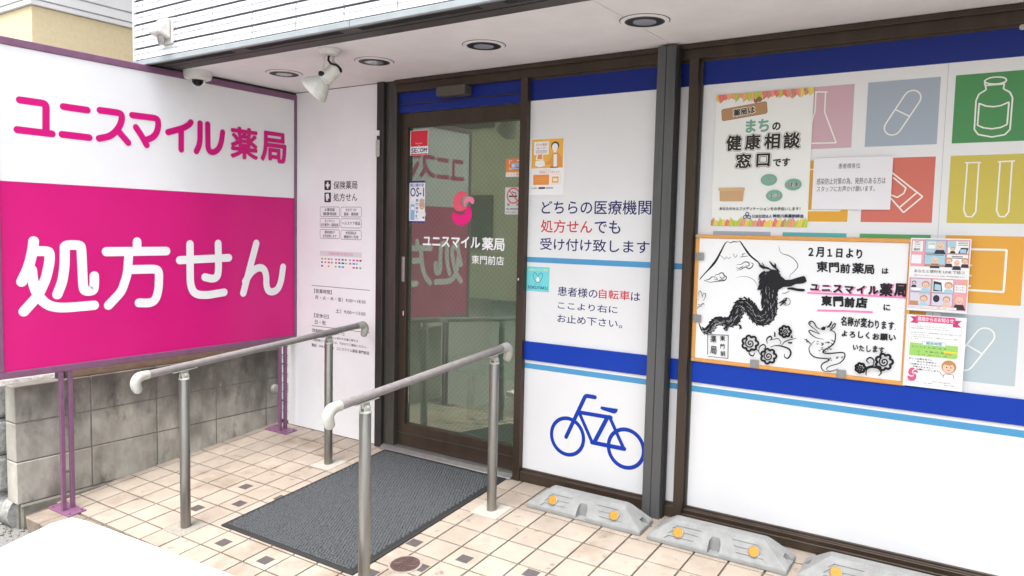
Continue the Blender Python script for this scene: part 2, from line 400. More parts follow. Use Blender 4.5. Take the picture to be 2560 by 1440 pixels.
def spline(p, closed=False, k=5):
    n = len(p); out = []
    g = (lambda i: p[i % n]) if closed else (lambda i: p[max(0, min(n - 1, i))])
    for i in range(n if closed else n - 1):
        a, b, c, d = g(i - 1), g(i), g(i + 1), g(i + 2)
        for j in range(k):
            t = j / k
            out.append(tuple(.5 * ((2 * b[q]) + (-a[q] + c[q]) * t + (2 * a[q] - 5 * b[q] + 4 * c[q] - d[q]) * t * t + (-a[q] + 3 * b[q] - 3 * c[q] + d[q]) * t ** 3) for q in (0, 1)))
    out.append(tuple(g(0) if closed else p[-1])); return out
def crop(x0, y0, k): return lambda x, y: (x0 + x / k, y0 + y / k)
def rm(v): return [tuple(x) for x in v]

# ================================================================== SETTING
road = MB().add([(-60, -60, -.235), (60, -60, -.235), (60, 60, -.235), (-60, 60, -.235)], [(0, 1, 2, 3)]).build('road', M['asphalt'])
road['kind'] = 'structure'

# the tiled ramp in front of the door (its own frame tilts up to the building)
pave = MB().box((-4.09, -1.60, -.30), (3.2, .01, -.009)).build('pavement', M['grout']); pave['kind'] = 'structure'
pave.rotation_euler.x = math.atan(SLOPE)
TP, TW = .1485, .0085
def tile_mesh(name, w, d, h=.011, bev=.0012):
    mb = MB().box((-w / 2, -d / 2, -h), (w / 2, d / 2, 0)); o = mb.build(name, M['tile'], None, bev); me = o.data
    bpy.data.objects.remove(o); return me
ROWY = [-.022 - .1468 * k for k in range(11)]           # joints
ROWY = [.004] + [-.152 - .1472 * k for k in range(9)] + [-1.448]
tmeshes = {}
inset_px = [(700, 1246), (568, 1322), (1035, 1358), (1050, 1420), (928, 1436), (1330, 1432), (613, 1217), (597, 1260), (490, 1271), (556, 1358), (661, 1402), (1160, 1398)]
inset_at = [(lambda p: (p.x, p.y))(onR(*q)) for q in inset_px]
posts_at = [(-3.232, -1.257), (-3.232, -.361), (-2.07, -1.262), (-2.07, -.372)]
far = MB(); ntile = 0
for ri in range(10):
    y1, y0 = ROWY[ri], ROWY[ri + 1]; d = y1 - y0 - TW; cy = (y0 + y1) / 2
    for ci in range(-19, 29):
        cx = -1.381 + TP * (ci + .5)
        x0, x1 = cx - (TP - TW) / 2, cx + (TP - TW) / 2
        if x1 < -4.08: continue
        under = -3.0 < cx < -2.3 and -1.04 < cy < -.1
        if cx > -.5 or under or (cx > -.9 and cy < -.75) or cx > 3.1:
            far.box((x0, cy - d / 2, -.011), (x1, cy + d / 2, 0))
            continue
        key = (round(d, 4),)
        if key not in tmeshes:
            tmeshes[key] = tile_mesh('tile', TP - TW, d); tmeshes[key].materials[0] = M['tile']
        t = bpy.data.objects.new('tile', tmeshes[key]); COL.objects.link(t); t.parent = pave
        t.location = (cx, cy, rnd.uniform(-.0006, .0006)); t.rotation_euler = (rnd.uniform(-.002, .002), rnd.uniform(-.002, .002), 0); ntile += 1
        for (ix, iy) in inset_at:
            if abs(ix - cx) < TP / 2 and abs(iy - cy) < .0736:
                q = MB().box((-.030, -.027, -.002), (.030, .027, .0012)).build('inset', M['inset']); q.parent = t
                q.location = (max(-.035, min(.035, ix - cx)), max(-.035, min(.035, iy - cy)), 0)
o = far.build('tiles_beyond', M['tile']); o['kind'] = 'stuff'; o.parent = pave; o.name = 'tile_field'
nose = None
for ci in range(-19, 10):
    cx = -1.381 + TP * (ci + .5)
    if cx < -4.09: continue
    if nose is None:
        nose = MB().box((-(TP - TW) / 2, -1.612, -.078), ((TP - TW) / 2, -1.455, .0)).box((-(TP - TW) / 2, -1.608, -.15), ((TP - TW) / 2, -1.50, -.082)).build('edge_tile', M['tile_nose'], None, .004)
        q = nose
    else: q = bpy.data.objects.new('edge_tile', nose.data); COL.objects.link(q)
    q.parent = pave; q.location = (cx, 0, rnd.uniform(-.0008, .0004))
peb = MB()
for i in range(70):
    x, y = rnd.uniform(-4.4, -3.2), -1.66 + rnd.gauss(0, .03); r = rnd.uniform(.003, .012); z = -.235 + r * .5
    peb.add([(x + r, y, z), (x, y + r, z), (x - r, y, z), (x, y - r, z), (x, y, z + r * .8), (x, y, z - r)], [(0, 1, 4), (1, 2, 4), (2, 3, 4), (3, 0, 4), (1, 0, 5), (2, 1, 5), (3, 2, 5), (0, 3, 5)])
o = peb.build('gravel', M['footing']); o['kind'] = 'stuff'

# ================================================================== THE PHARMACY BUILDING
bld = thing('pharmacy_building', 'white tiled pharmacy building with low canopy over a brown framed glass shopfront', 'building', (-1, 0, 0))
WY, WB, SZ = -1.0, 2.186, 2.17
wall = MB().box((-4.03, WY - .004, WB), (3.2, .3, 5.4)).build('upper_wall', M['tile_joint'], bld)
def clad_prof(z0, c=.0628):        # (y, z) profile of one cladding tile seen from the side: lapped face with a double rib
    zz = z0 + .0042; h = c - .0088
    return [(WY - .001, zz), (WY - .0135, zz), (WY - .0090, zz + h * .54), (WY - .0130, zz + h * .545), (WY - .0092, zz + h * .635), (WY - .0130, zz + h * .64), (WY - .0062, zz + h), (WY - .001, zz + h)]
def clad(mb, x0, x1, z0):
    p = clad_prof(z0); n = len(p)
    vs = [(x0, a, b) for a, b in p] + [(x1, a, b) for a, b in p]
    mb.add(vs, [tuple(range(n)), tuple(range(2 * n - 1, n - 1, -1))] + [((i + 1) % n, i, n + i, n + (i + 1) % n) for i in range(n)])
cx = [-4.041, -3.957] + [-3.957 + .3033 * k for k in range(1, 24)]
cx[0] = -4.0375; rest = MB()
for r in range(14):
    for i in range(len(cx) - 1):
        z0 = WB + r * .0628; x0, x1 = cx[i] + .0042, cx[i + 1] - .0042
        vis = r < 7 and i < 9 and (r * .0628 < .42 - .047 * i)
        mb = MB() if vis else rest
        clad(mb, x0, x1, z0)
        if vis: mb.build('tile', M['white_tile'], wall)
o = rest.build('tile_field', M['white_tile'], wall); o['kind'] = 'stuff'
MB().box((-4.046, WY - .0135, WB + .002), (-4.0375, .2, 3.05)).build('corner_trim', M['white_tile'], bld)
# canopy: metal drip trim, dark vent strip, white boards
tr = MB().box((-4.0, WY - .016, 2.158), (-2.405, WY + .004, 2.1845)).box((-2.402, WY - .016, 2.158), (3.2, WY + .004, 2.1845)).box((-4.045, WY - .016, 2.150), (-4.004, .0, 2.1845)).build('drip_trim', M['fascia'], bld, .002)
vs_ = MB().box((-4.0, WY + .006, 2.164), (3.2, -.822, 2.20)).build('vent_strip', M['vent'], bld)
sm = MB()
x = -3.9
while x < 3.0:
    for k in range(44):
        a = x + .0145 * k; sm.box((a, WY + .03, 2.1615), (a + .007, WY + .065, 2.1635))
    x += .75
sm.build('vent_slot', M['slot'], vs_)['kind'] = 'stuff'
MB().box((-4.0, -.905, 2.1615), (3.2, -.898, 2.1635)).build('vent_rib', M['darkbar'], vs_)
bx = [-4.0, -3.19, -1.366, .456, 2.28, 3.2]
for i in range(5):
    B((bx[i] + .0012, -.82, 2.17), (bx[i + 1] - .0012, .0, 2.182), 'soffit_board', M['soffit'], bld, .0012)
MB().box((-4.0, -.82, 2.184), (3.2, .0, 2.186)).build('soffit_backing', M['slot'], bld)
# ground-floor wall beside and behind
gw = MB().box((-4.5, .02, -.3), (-3.19, .25, 2.186)).build('lower_wall', M['tile_joint'], bld)
gt = None
for k in range(28):
    z = .02 + .0628 * k
    if z > .80: break
    B((-4.10, .006, z), (-4.012, .022, z + .036), 'tile', M['white_tile'], gw, .001); B((-4.10, .010, z + .040), (-4.012, .022, z + .055), 'tile', M['white_tile'], gw, .001)
# brown frame around the shopfront
B((-3.197, -.028, .0), (-3.143, .06, 2.168), 'frame_bar', M['darkbar'], bld)
B((-3.143, -.005, .0), (-3.062, .06, 2.168), 'door_jamb', M['jamb'], bld)
B((-3.062, -.012, 2.100), (3.2, .10, 2.168), 'frame_bar', M['brown'], bld)
B((-3.062, -.030, 2.146), (3.2, -.014, 2.168), 'frame_bar', M['brown'], bld)
B((-2.184, -.034, .0), (-2.141, .028, 2.100), 'frame_bar', M['brown'], bld)
B((-1.277, -.05, .0), (-1.236, .05, 2.098), 'frame_bar', M['brown'], bld)
col = B((-1.421, -.075, -.02), (-1.333, -.013, 2.16), 'steel_column', M['steel'], bld, .003)
MB().box((-1.3795, -.0762, -.02), (-1.3755, -.0752, 2.158)).build('seam', M['slot'], col)
MB().box((-1.3325, -.06, -.01), (-1.326, -.02, 2.15)).build('dark_edge', M['slot'], col)  # dark strip down the right side of the column
sill = MB().prism([(-.045, -.004), (.07, -.004), (.07, .022), (-.015, .022), (-.045, .006)], 'x', -3.14, -2.19).build('door_sill', M['alu'], bld, .002)
# interior seen dimly through the door
MB().box((-3.3, .10, -.02), (3.2, 4.2, .008)).build('interior_floor', M['int_floor'], bld)
MB().box((-3.3, 4.2, .0), (3.2, 4.26, 2.6)).build('interior_wall', M['int_wall'], bld)
MB().box((-3.3, .12, 2.45), (3.2, 4.2, 2.5)).build('interior_ceiling', M['int_wall'], bld)
MB().box((-3.36, .27, .0), (-3.3, 4.2, 2.6)).build('interior_wall', M['int_wall'], bld)
MB().box((3.2, -.99, -.3), (3.3, .4, 5.4)).box((3.2, .4, -.3), (3.3, 4.3, .45)).box((3.2, .4, 2.42), (3.3, 4.3, 5.4)).box((3.2, 4.0, .45), (3.3, 4.3, 2.42)).build('side_wall', M['white_tile'], bld)  # side wall with an opening left for the added window
MB().add([(3.25, .4, .45), (3.25, 4.0, .45), (3.25, 4.0, 2.42), (3.25, .4, 2.42)], [(0, 1, 2, 3)]).build('added_side_window', M['added_side_glass'], bld)  # unseen window, added so daylight reaches the room behind the door
MB().box((-4.03, 4.3, -.3), (3.3, 4.4, 5.4)).build('rear_wall', M['white_tile'], bld)

# ---- sliding door
DG = .055
door = MB().box((-3.062, .03, .152), (-3.008, .08, 1.907)).box((-3.0625, .0295, 1.903), (-2.15, .0805, 1.985)).box((-3.0625, .0295, .024), (-2.15, .0805, .156)).build('sliding_door', M['brown'], bld, .002)
B((-3.06, .027, .098), (-2.19, .0297, .104), 'rail_lip', M['jamb'], door, .001)
MB().add([(-3.010, DG + .001, .150), (-2.15, DG + .001, .150), (-2.15, DG + .001, 1.906), (-3.010, DG + .001, 1.906)], [(0, 1, 2, 3)]).build('glass_pane', M['glass'], door)
B((-3.033, .018, 1.005), (-3.012, .03, 1.155), 'lock_plate', M['clip'], door, .003)
B((-3.030, .022, .802), (-3.016, .03, .835), 'keyhole', M['chrome'], door, .004)
mc = B((-2.177, -.038, .985), (-2.160, -.033, 1.09), 'lock_plate', M['darkbar'], bld, .001); B((-2.172, -.041, 1.062), (-2.165, -.038, 1.074), 'keyhole', M['plastic_grey'], mc, .001)
B((-3.0, .0505, .28), (-2.993, .054, .42), 'floor_latch', M['chrome'], door, .001)
tg = MB().box((-2.80, DG + .03, .780), (-2.735, DG + .033, .805)).build('tag', M['paper'], door)
# transom over the door, with the sensor box
tran = MB().box((-3.062, .02, 1.986), (-2.184, .024, 2.100)).build('transom_pane', ink((.008, .024, .21), rough=.3), bld)
MB().box((-3.055, .012, 2.030), (-2.186, .020, 2.035)).build('transom_bar', M['darkbar'], tran)
B((-2.729, -.055, 2.046), (-2.53, .018, 2.099), 'door_sensor', mat('sensor_brown', (.075, .068, .052), rough=.45), tran, .006)
# lettering on the door glass
d6 = crop(1000, 280, 3.2722)
pr = Pr('Y', DG); wht = ink((.80, .80, .80)); blk = ink((.015, .014, .014))
def tx(p, c, t, x0, y0, x1, y1, m, bold=0.0, res=2): p.ptext(t, c(x0, y0), c(x1, y1), m, bold, res)
tx(pr, d6, 'ユニスマイル', 188, 1008, 655, 1118, wht, .035, 4); tx(pr, d6, '薬局', 672, 1024, 855, 1137, wht, .03, 4)
tx(pr, d6, '東門前店', 587, 1170, 850, 1255, wht, .012, 3)
pr.build('lettering', wht, door)
lg = Pr('Y', DG)
LOGO = [([(525, 650), (485, 652), (452, 682), (436, 730), (440, 780), (465, 806), (500, 812), (530, 800), (541, 776), (520, 772), (505, 755), (502, 728), (515, 700), (538, 684), (549, 668)], (.72, .10, .16)),
        ([(523, 755), (525, 718), (545, 698), (575, 692), (600, 704), (608, 728), (600, 752), (586, 750), (575, 738), (556, 735), (543, 745), (535, 765)], (.80, .22, .34)),
        ([(424, 845), (430, 826), (450, 823), (470, 836), (500, 840), (528, 826), (541, 797), (547, 772), (566, 772), (583, 800), (587, 842), (574, 885), (545, 915), (500, 928), (458, 915), (431, 882)], (.74, .02, .20))]
for pts, c in LOGO: lg.ppoly([d6(*q) for q in pts], ink(c, rough=.35), True)
lg.build('logo', wht, door)

# ---- windows: film on panes in brown frames
def window(x0, x1, zt=2.100, zb=.066):
    f = MB().prism([(-.028, .0), (.04, .0), (.04, zb), (-.012, zb), (-.012, zb - .012), (-.028, zb - .014)], 'x', x0, x1).build('window', M['brown'], bld, .0015)
    MB().box((x0, -.002, zt - .012), (x1, .04, zt)).build('top_rail', M['brown'], f)
    if x1 - x0 > 1.5: B((x0, -.045, .0), (x1, -.0285, zb - .03), 'sill_rail', M['brown'], f)
    return f
def film(win, x0, x1, graphics=None, gap=True):
    MB().add([(x0, .0, .066), (x1, .0, .066), (x1, .0, 1.985), (x0, .0, 1.985)], [(0, 1, 2, 3)]).build('window_film', M['film'], win)
    MB().box((x0, -.0006, 1.985), (x1, .006, 2.09)).build('blue_strip', ink((.006, .020, .18), rough=.32), win)
    MB().box((x0, -.010, .647), (x1, .0, .7445)).build('blue_band', M['blue'], win, .0015)
    MB().box((x0, -.0009, .602), (x1, .0, .629)).build('light_blue_line', M['lightblue'], win)
wA = window(-2.141, -1.425); film(wA, -2.141, -1.425)
MB().box((-2.141, -.0009, 1.159), (-1.425, .0, 1.186)).build('light_blue_line', M['lightblue'], wA)
wB = window(-1.33, -1.277); film(wB, -1.333, -1.277)
MB().box((-1.333, -.0009, 1.159), (-1.277, .0, 1.186)).build('light_blue_line', M['lightblue'], wB)
wC = window(-1.236, 3.19); film(wC, -1.236, 3.19)
MB().box((-1.2358, -.014, .067), (-1.226, -.001, 2.087)).build('glazing_bead', M['jamb'], wC)
MB().box((-.2755, -.0005, .75), (-.2740, -.0001, 1.984)).build('film_seam', ink((.45, .45, .45)), wC)
w2 = crop(1300, 330, 2.7167); navy = ink((.010, .014, .12)); red = ink((.55, .012, .02))
pr = Pr('Y', 0.0)
for t, a, b, c, d, m in (('どちらの医療機関', 148, 466, 891, 563, navy), ('処方せん', 143, 595, 490, 690, red), ('でも', 508, 600, 681, 692, navy), ('受け付け致します', 138, 718, 878, 828, navy),
        ('患者様の', 258, 1048, 525, 1132, navy), ('自転車', 537, 1066, 745, 1145, red), ('は', 755, 1088, 816, 1150, navy), ('ここより右に', 258, 1150, 661, 1235, navy), ('お止め下さい。', 255, 1236, 694, 1335, navy)):
    pr = Pr('Y', 0.0); tx(pr, w2, t, a, b, c, d, m, .012, 3); pr.build('lettering', m, wA)
bk = Pr('Y', 0.0); w3 = crop(1300, 840, 3.0); bl = M['blue']; A = lambda x, y: bk.w(*w3(x, y))
for (tp, bt) in (((338, 600), (372, 907)), ((770, 682), (818, 1007))):
    a, b = A(*tp), A(*bt); r = (a[1] - b[1]) / 2; bk.ring(((a[0] + b[0]) / 2, (a[1] + b[1]) / 2), r, .0195, bl, 48)
for ln, w in (([(562, 459), (492, 447), (346, 757)], .021), ([(452, 573), (682, 612)], .020), ([(652, 618), (556, 800)], .022), ([(448, 582), (543, 800)], .018), ([(540, 797), (783, 846)], .021), ([(672, 605), (778, 842)], .018)):
    bk.stroke([A(*q) for q in ln], w, bl)
bk.ppoly([w3(*q) for q in ((610, 527), (735, 547), (730, 568), (712, 582), (690, 577), (622, 555), (603, 542))], bl)
bk.build('bicycle_symbol', bl, wA)
# pictogram squares on the big window
sq = [(-1.156, 1.684, 'b9a0ac'), (-.853, 1.684, 'cba9b3'), (-.5505, 1.684, 'a3adba'), (-.2485, 1.684, '4e8f58'), (-1.156, 1.385, 'd9a441'), (-.853, 1.385, 'dba43c'), (-.5505, 1.385, 'cd7163'), (-.2485, 1.385, 'c9b955'),
      (-1.156, 1.086, 'a3adba'), (-.853, 1.086, '58b2b4'), (-.5505, 1.086, '5aa26a'), (-.2485, 1.086, 'e0a544'), (-1.156, .788, '5aa26a'), (-.853, .788, 'c9b955'), (-.5505, .788, 'dba43c'), (-.2485, .788, 'b6c4ca'),
      (.0545, 1.684, 'cd7163'), (.0545, 1.385, 'a3adba'), (.0545, 1.086, '5aa26a'), (.0545, .788, 'dba43c')]
for x, z, c in sq:
    p_ = Pr('Y', 0.0); p_.rect(x, z, x + .2525, z + .2525, ink('#' + c, .92, .45)); p_.build('film_square', None, wC)
pc = Pr('Y', 0.0, .0008); wl_ = ink((.78, .78, .72)); T = .0052
w5 = crop(1960, 100, 2.77); w7 = crop(2220, 580, 3.6); w6 = crop(1720, 580, 3.6)
def capsule(c, half, r, ang):
    ca, sa = math.cos(ang), math.sin(ang); pts = []
    for sgn_, a0 in ((1, -90), (-1, 90)):
        for k in range(11):
            t = math.radians(a0 + 18 * k); x, y = sgn_ * half + r * math.cos(t), r * math.sin(t); pts.append((c[0] + x * ca - y * sa, c[1] + x * sa + y * ca))
    pc.stroke(pts, T, wl_, closed=True, cap=False); pc.stroke([(c[0] - r * -sa, c[1] - r * ca), (c[0] + r * -sa, c[1] + r * ca)], T, wl_, cap=False)
def icon():
    global pc
    pc.build('pictogram_print', wl_, wC); pc = Pr('Y', 0.0, .0008)
c0 = pc.w(*w5(820, 505)); capsule(c0, .062, .030, math.radians(60)); icon(); capsule((-.130, .912), .062, .030, math.radians(60)); icon()
ICONS = [[([(1395, 315), (1400, 345), (1350, 375), (1330, 420), (1318, 620), (1345, 655), (1440, 672), (1530, 655), (1565, 620), (1583, 400), (1565, 362), (1520, 338), (1525, 310)], 0), ([(1390, 285), (1392, 315), (1520, 305), (1540, 282)], 0), ([(1352, 440), (1340, 590), (1380, 608), (1440, 615), (1500, 606), (1545, 585), (1558, 430), (1500, 455), (1455, 462), (1400, 458)], 1)],
         [([(1258, 850), (1362, 848)], 0), ([(1270, 852), (1245, 1180), (1262, 1222), (1300, 1225), (1328, 1190), (1350, 852)], 0)], [([(1485, 843), (1595, 838)], 0), ([(1497, 845), (1472, 1180), (1490, 1222), (1528, 1224), (1556, 1190), (1580, 842)], 0)],
         [([(600, 1010), (740, 912), (960, 1085), (828, 1195), (690, 1040)], 0), ([(915, 1062), (802, 1158)], 0), ([(760, 955), (845, 1025), (830, 1062), (785, 1090), (745, 1075), (700, 1030)], 0)],
         [([(217, 360), (298, 360)], 0), ([(288, 362), (282, 500), (362, 712), (150, 716)], 0), ([(222, 362), (214, 500), (150, 716)], 0)]]
for k, ic in enumerate(ICONS):
    for ln, cl in ic: pc.pstroke([w5(*q) for q in ln], T, wl_, closed=bool(cl))
    if k == 0: pc.stroke(spline([pc.w(*w5(*q)) for q in ((1390, 285), (1420, 265), (1470, 257), (1525, 262), (1540, 282), (1510, 298), (1460, 305), (1410, 300))], True), T, wl_, cap=False)
    icon()
pc.pstroke([w7(740, 155), w7(1068, 162), w7(1040, 540), w7(715, 522)], .0078, wl_)
for y in (300, 393, 487): pc.pstroke([w7(738 - (y - 300) * .05, y), w7(748 - (y - 300) * .05, y)], .007, wl_)
icon(); pc.stroke([(-.82, 1.60), (-.63, 1.60), (-.63, 1.43), (-.82, 1.43)], T, wl_, closed=True); pc.build('pictogram_print', wl_, wC)

# ================================================================== INFORMATION PANEL
ip = thing('information_panel', 'tall white wall panel with opening hours between pink sign and door', 'panel', (-3.6, 0, 0))
B((-4.008, -.003, .003), (-3.199, .019, 2.166), 'board', M['panel'], ip, .001)
c4 = crop(740, 380, 2.4836); pr = Pr('Y', -.003); gk = ink((.022, .020, .024)); pbg = M['panel']
tx(pr, c4, '保険薬局', 233, 182, 381, 230, gk, .012, 2); tx(pr, c4, '処方せん', 233, 256, 381, 306, gk, .012, 2)
for k, (y0, y1) in enumerate(((177, 236), (252, 312))):
    a, b = pr.w(*c4(177, y0)), pr.w(*c4(217, y1)); pr.rrect(a[0], b[1], b[0], a[1], .006, gk)
    cx_, cy_ = (a[0] + b[0]) / 2, (a[1] + b[1]) / 2
    if k == 0:
        pr.rect(cx_ - .017, cy_ - .007, cx_ + .017, cy_ + .007, pbg); pr.rect(cx_ - .007, cy_ - .020, cx_ + .007, cy_ + .020, pbg)
    else:
        pr.rrect(cx_ - .016, cy_ - .020, cx_ + .013, cy_ + .023, .004, pbg, .15); pr.rect(cx_, cy_ - .017, cx_ + .019, cy_ - .011, gk); pr.rect(cx_ + .007, cy_ - .023, cx_ + .013, cy_ - .005, gk)
for (x0, y0, x1, y1, l1, l2) in ((150, 340, 271, 402, 'お薬相談', '健康相談'), (279, 341, 407, 405, 'かかりつけ', '薬局・薬剤師'), (150, 410, 271, 471, 'オンライン', '処方箋受付・服薬指導'), (279, 413, 407, 474, 'ヘルスケア商品', ''), (150, 480, 271, 540, '薬剤師が', '在宅訪問します'), (279, 484, 407, 547, '後発医薬品を', '積極的に利用')):
    a, b = pr.w(*c4(x0, y0)), pr.w(*c4(x1, y1)); pr.frame(a[0], b[1], b[0], a[1], .010, .0024, gk, pbg)
    W_, H_ = b[0] - a[0], a[1] - b[1]
    if l2:
        pr.text(l1, a[0] + W_ * .24, b[1] + H_ * .54, b[0] - W_ * .24, a[1] - H_ * .13, gk, .02); q = .06 if len(l2) > 8 else .15
        pr.text(l2, a[0] + W_ * q, b[1] + H_ * .12, b[0] - W_ * q, b[1] + H_ * .46, gk, .02)
    else: pr.text(l1, a[0] + W_ * .06, b[1] + H_ * .32, b[0] - W_ * .06, a[1] - H_ * .30, gk, .02)
pr.build('lettering', gk, ip); pr = Pr('Y', -.003)
for (q0, q1) in (((98, 828), (460, 859)), ((98, 1078), (456, 1122))): 
    a, b = pr.w(*c4(*q0)), pr.w(*c4(*q1)); z = (a[1] + b[1]) / 2; pr.rect(a[0], z - .0015, b[0], z + .0015, gk)
for t, a, b, c, d in (('【営業時間】', 113, 848, 222, 885), ('月・火・木・金）9:00〜18:30', 118, 888, 432, 945), ('土）9:00〜13:00', 247, 972, 432, 1020), ('【定休日】', 113, 1000, 202, 1037), ('日・祝', 118, 1040, 185, 1076),
        ('【営業時間外の対応について】', 100, 1095, 299, 1142), ('営業時間以外の処方せん受付やお薬に関する', 98, 1128, 385, 1182), ('ご相談等につきましては、下記までご連絡ください。', 98, 1156, 440, 1220), ('電話：044-2　　　4　ユニスマイル薬局 東門前店', 98, 1187, 455, 1260)):
    tx(pr, c4, t, a, b, c, d, gk, .014)
pr.build('lettering', gk, ip)
# payment methods card stuck on the panel
pay = Pr('Y', -.0036); pp = thing('payment_card', 'small grey card of payment logos on the white wall panel', 'card', (-3.6, -.004, .9))
a, b = pay.w(*c4(150, 612)), pay.w(*c4(407, 745)); B((a[0], -.0052, b[1]), (b[0], -.0032, a[1]), 'card', M['paper'], pp, .0003)
pay = Pr('Y', -.0052); W_, H_ = b[0] - a[0], a[1] - b[1]
pay.rect(a[0], a[1] - H_ * .27, b[0], a[1], ink((.62, .60, .62))); pay.text('ご利用可能なお支払方法', a[0] + W_ * .2, a[1] - H_ * .21, b[0] - W_ * .2, a[1] - H_ * .06, ink((.60, .02, .15)), .004)
r2 = random.Random(3); cols = [(.05, .06, .2), (.7, .2, .05), (.05, .05, .05), (.6, .02, .05), (.03, .25, .55), (.1, .35, .12), (.65, .05, .2), (.3, .3, .3), (.55, .45, .05)]
for row, v in enumerate((.58, .40, .20)):
    for k in range(12):
        if r2.random() < .15: continue
        u = a[0] + W_ * (.035 + .08 * k + .02 * (k // 4)); pay.rrect(u, b[1] + H_ * v - .006, u + W_ * r2.uniform(.035, .06), b[1] + H_ * v + .004, .0015, ink(cols[r2.randrange(9)]))
pay.build('print', blk, pp)

# ================================================================== PINK AND WHITE SIGN
SX = -3.93
sg = thing('shop_sign', 'large purple framed sign board, white above and magenta below, on two purple posts', 'sign', (SX, -.87, 0))
B((SX - .05, -1.729, 1.4985), (SX, -.019, 2.121), 'white_panel', M['panel'], sg, .0008)
B((SX - .05, -1.729, .606), (SX, -.019, 1.4975), 'pink_panel', M['pink'], sg, .0008)
B((SX - .06, -1.76, 2.121), (SX + .008, .004, 2.156), 'frame_bar', M['purple'], sg, .003); B((SX - .06, -1.76, .573), (SX + .008, .004, .606), 'frame_bar', M['purple'], sg, .003)
B((SX - .06, -1.757, .606), (SX + .008, -1.729, 2.121), 'frame_bar', M['purple'], sg, .003); B((SX - .06, -.019, .606), (SX + .008, .004, 2.121), 'frame_bar', M['purple'], sg, .003)
MB().box((SX - .10, -.85, 2.157), (SX - .0, .01, 2.168)).build('top_flashing', M['slot'], sg)
k1 = crop(0, 0, 3.0); k2 = crop(0, 440, 2.7697); pk = M['pinkink']
pr = Pr('X', SX)
def st(c, pts, w, m, smooth=False): pr.pstroke([c(*q) for q in pts], w, m, smooth=smooth)
for pts, sm_ in (([(148, 750), (322, 774), (338, 782), (345, 800), (345, 988)], 0), ([(130, 973), (390, 1004)], 0), ([(475, 800), (654, 826)], 0), ([(465, 1008), (668, 1032)], 0),
        ([(748, 827), (890, 846), (912, 860), (913, 900), (895, 950), (860, 995), (815, 1025), (742, 1038)], 0), ([(888, 985), (960, 1070)], 0),
        ([(990, 864), (1165, 886), (1184, 900), (1186, 950), (1172, 1000), (1140, 1035), (1090, 1050)], 0), ([(1018, 955), (1062, 1020), (1098, 1088)], 0),
        ([(1430, 917), (1418, 935), (1370, 962), (1258, 992)], 0), ([(1357, 985), (1357, 1122)], 0), ([(1498, 925), (1498, 1050), (1490, 1098), (1470, 1135)], 0),
        ([(1555, 932), (1557, 1110), (1572, 1140), (1605, 1143), (1640, 1115), (1658, 1065), (1667, 992)], 0)):
    st(k1, pts, .034, pk)
tx(pr, k1, '薬', 1724, 940, 1932, 1206, pk, .035, 4); tx(pr, k1, '局', 1950, 974, 2145, 1232, pk, .035, 4)
pr.build('lettering', pk, sg)
pr = Pr('X', SX); wp = ink((.80, .80, .81), rough=.3)
for pts in ([(233, 452), (226, 520), (198, 630), (150, 732)], [(240, 520), (330, 520), (344, 535), (342, 600), (318, 710), (262, 830), (165, 938)], [(218, 650), (228, 740), (262, 830), (320, 890), (390, 911), (470, 911), (652, 895)],
            [(448, 490), (447, 620), (432, 730), (396, 820)], [(448, 492), (458, 478), (548, 478), (562, 492), (575, 770), (588, 798), (640, 796), (652, 775), (652, 692)],
            [(948, 455), (948, 522)], [(735, 524), (1150, 520)], [(890, 550), (880, 680), (840, 800), (750, 895)], [(900, 648), (1080, 644), (1100, 665), (1097, 780), (1078, 855), (1040, 880), (960, 878)],
            [(1242, 583), (1582, 566)], [(1313, 472), (1315, 740), (1332, 800), (1370, 823), (1440, 824), (1550, 805)], [(1508, 468), (1511, 640), (1504, 698), (1470, 714), (1416, 700)],
            [(1772, 466), (1682, 810)], [(1695, 730), (1738, 662), (1785, 632), (1825, 640), (1842, 690), (1840, 755), (1855, 798), (1890, 804), (1925, 780), (1945, 720), (1957, 630)]):
    st(k2, pts, .048 if pts[0][0] < 1200 else .046, wp)
pr.build('lettering', wp, sg)
for i, (py, gz) in enumerate(((-1.455, -.1405), (-.112, -.0105))):
    p_ = MB().box((SX - .014, py - .029, gz), (SX + .004, py - .009, .573)).box((SX - .014, py + .014, gz), (SX + .004, py + .034, .573)).build('post', M['purple'], sg, .0015)
    for z in (gz + .20, gz + .44): B((SX - .012, py - .009, z - .004), (SX + .002, py + .014, z + .004), 'rung', M['purple'], p_, .001)
    bp = MB().hexa([(SX - .125, py - .042, gz - .008), (SX + .085, py - .042, gz - .008), (SX + .085, py + .046, gz + .001), (SX - .125, py + .046, gz + .001), (SX - .125, py - .042, gz + .002), (SX + .085, py - .042, gz + .002), (SX + .085, py + .046, gz + .0105), (SX - .125, py + .046, gz + .0105)])
    for dx in (-.10, .065):
        for dy in (-.028, .033): bp.lathe([(.006, 0), (.006, .007), (.003, .010)], (SX + dx, py + dy, gz + .005 + dy * .1), 8)
    bp.build('base_plate', M['purple'], p_, .0012)

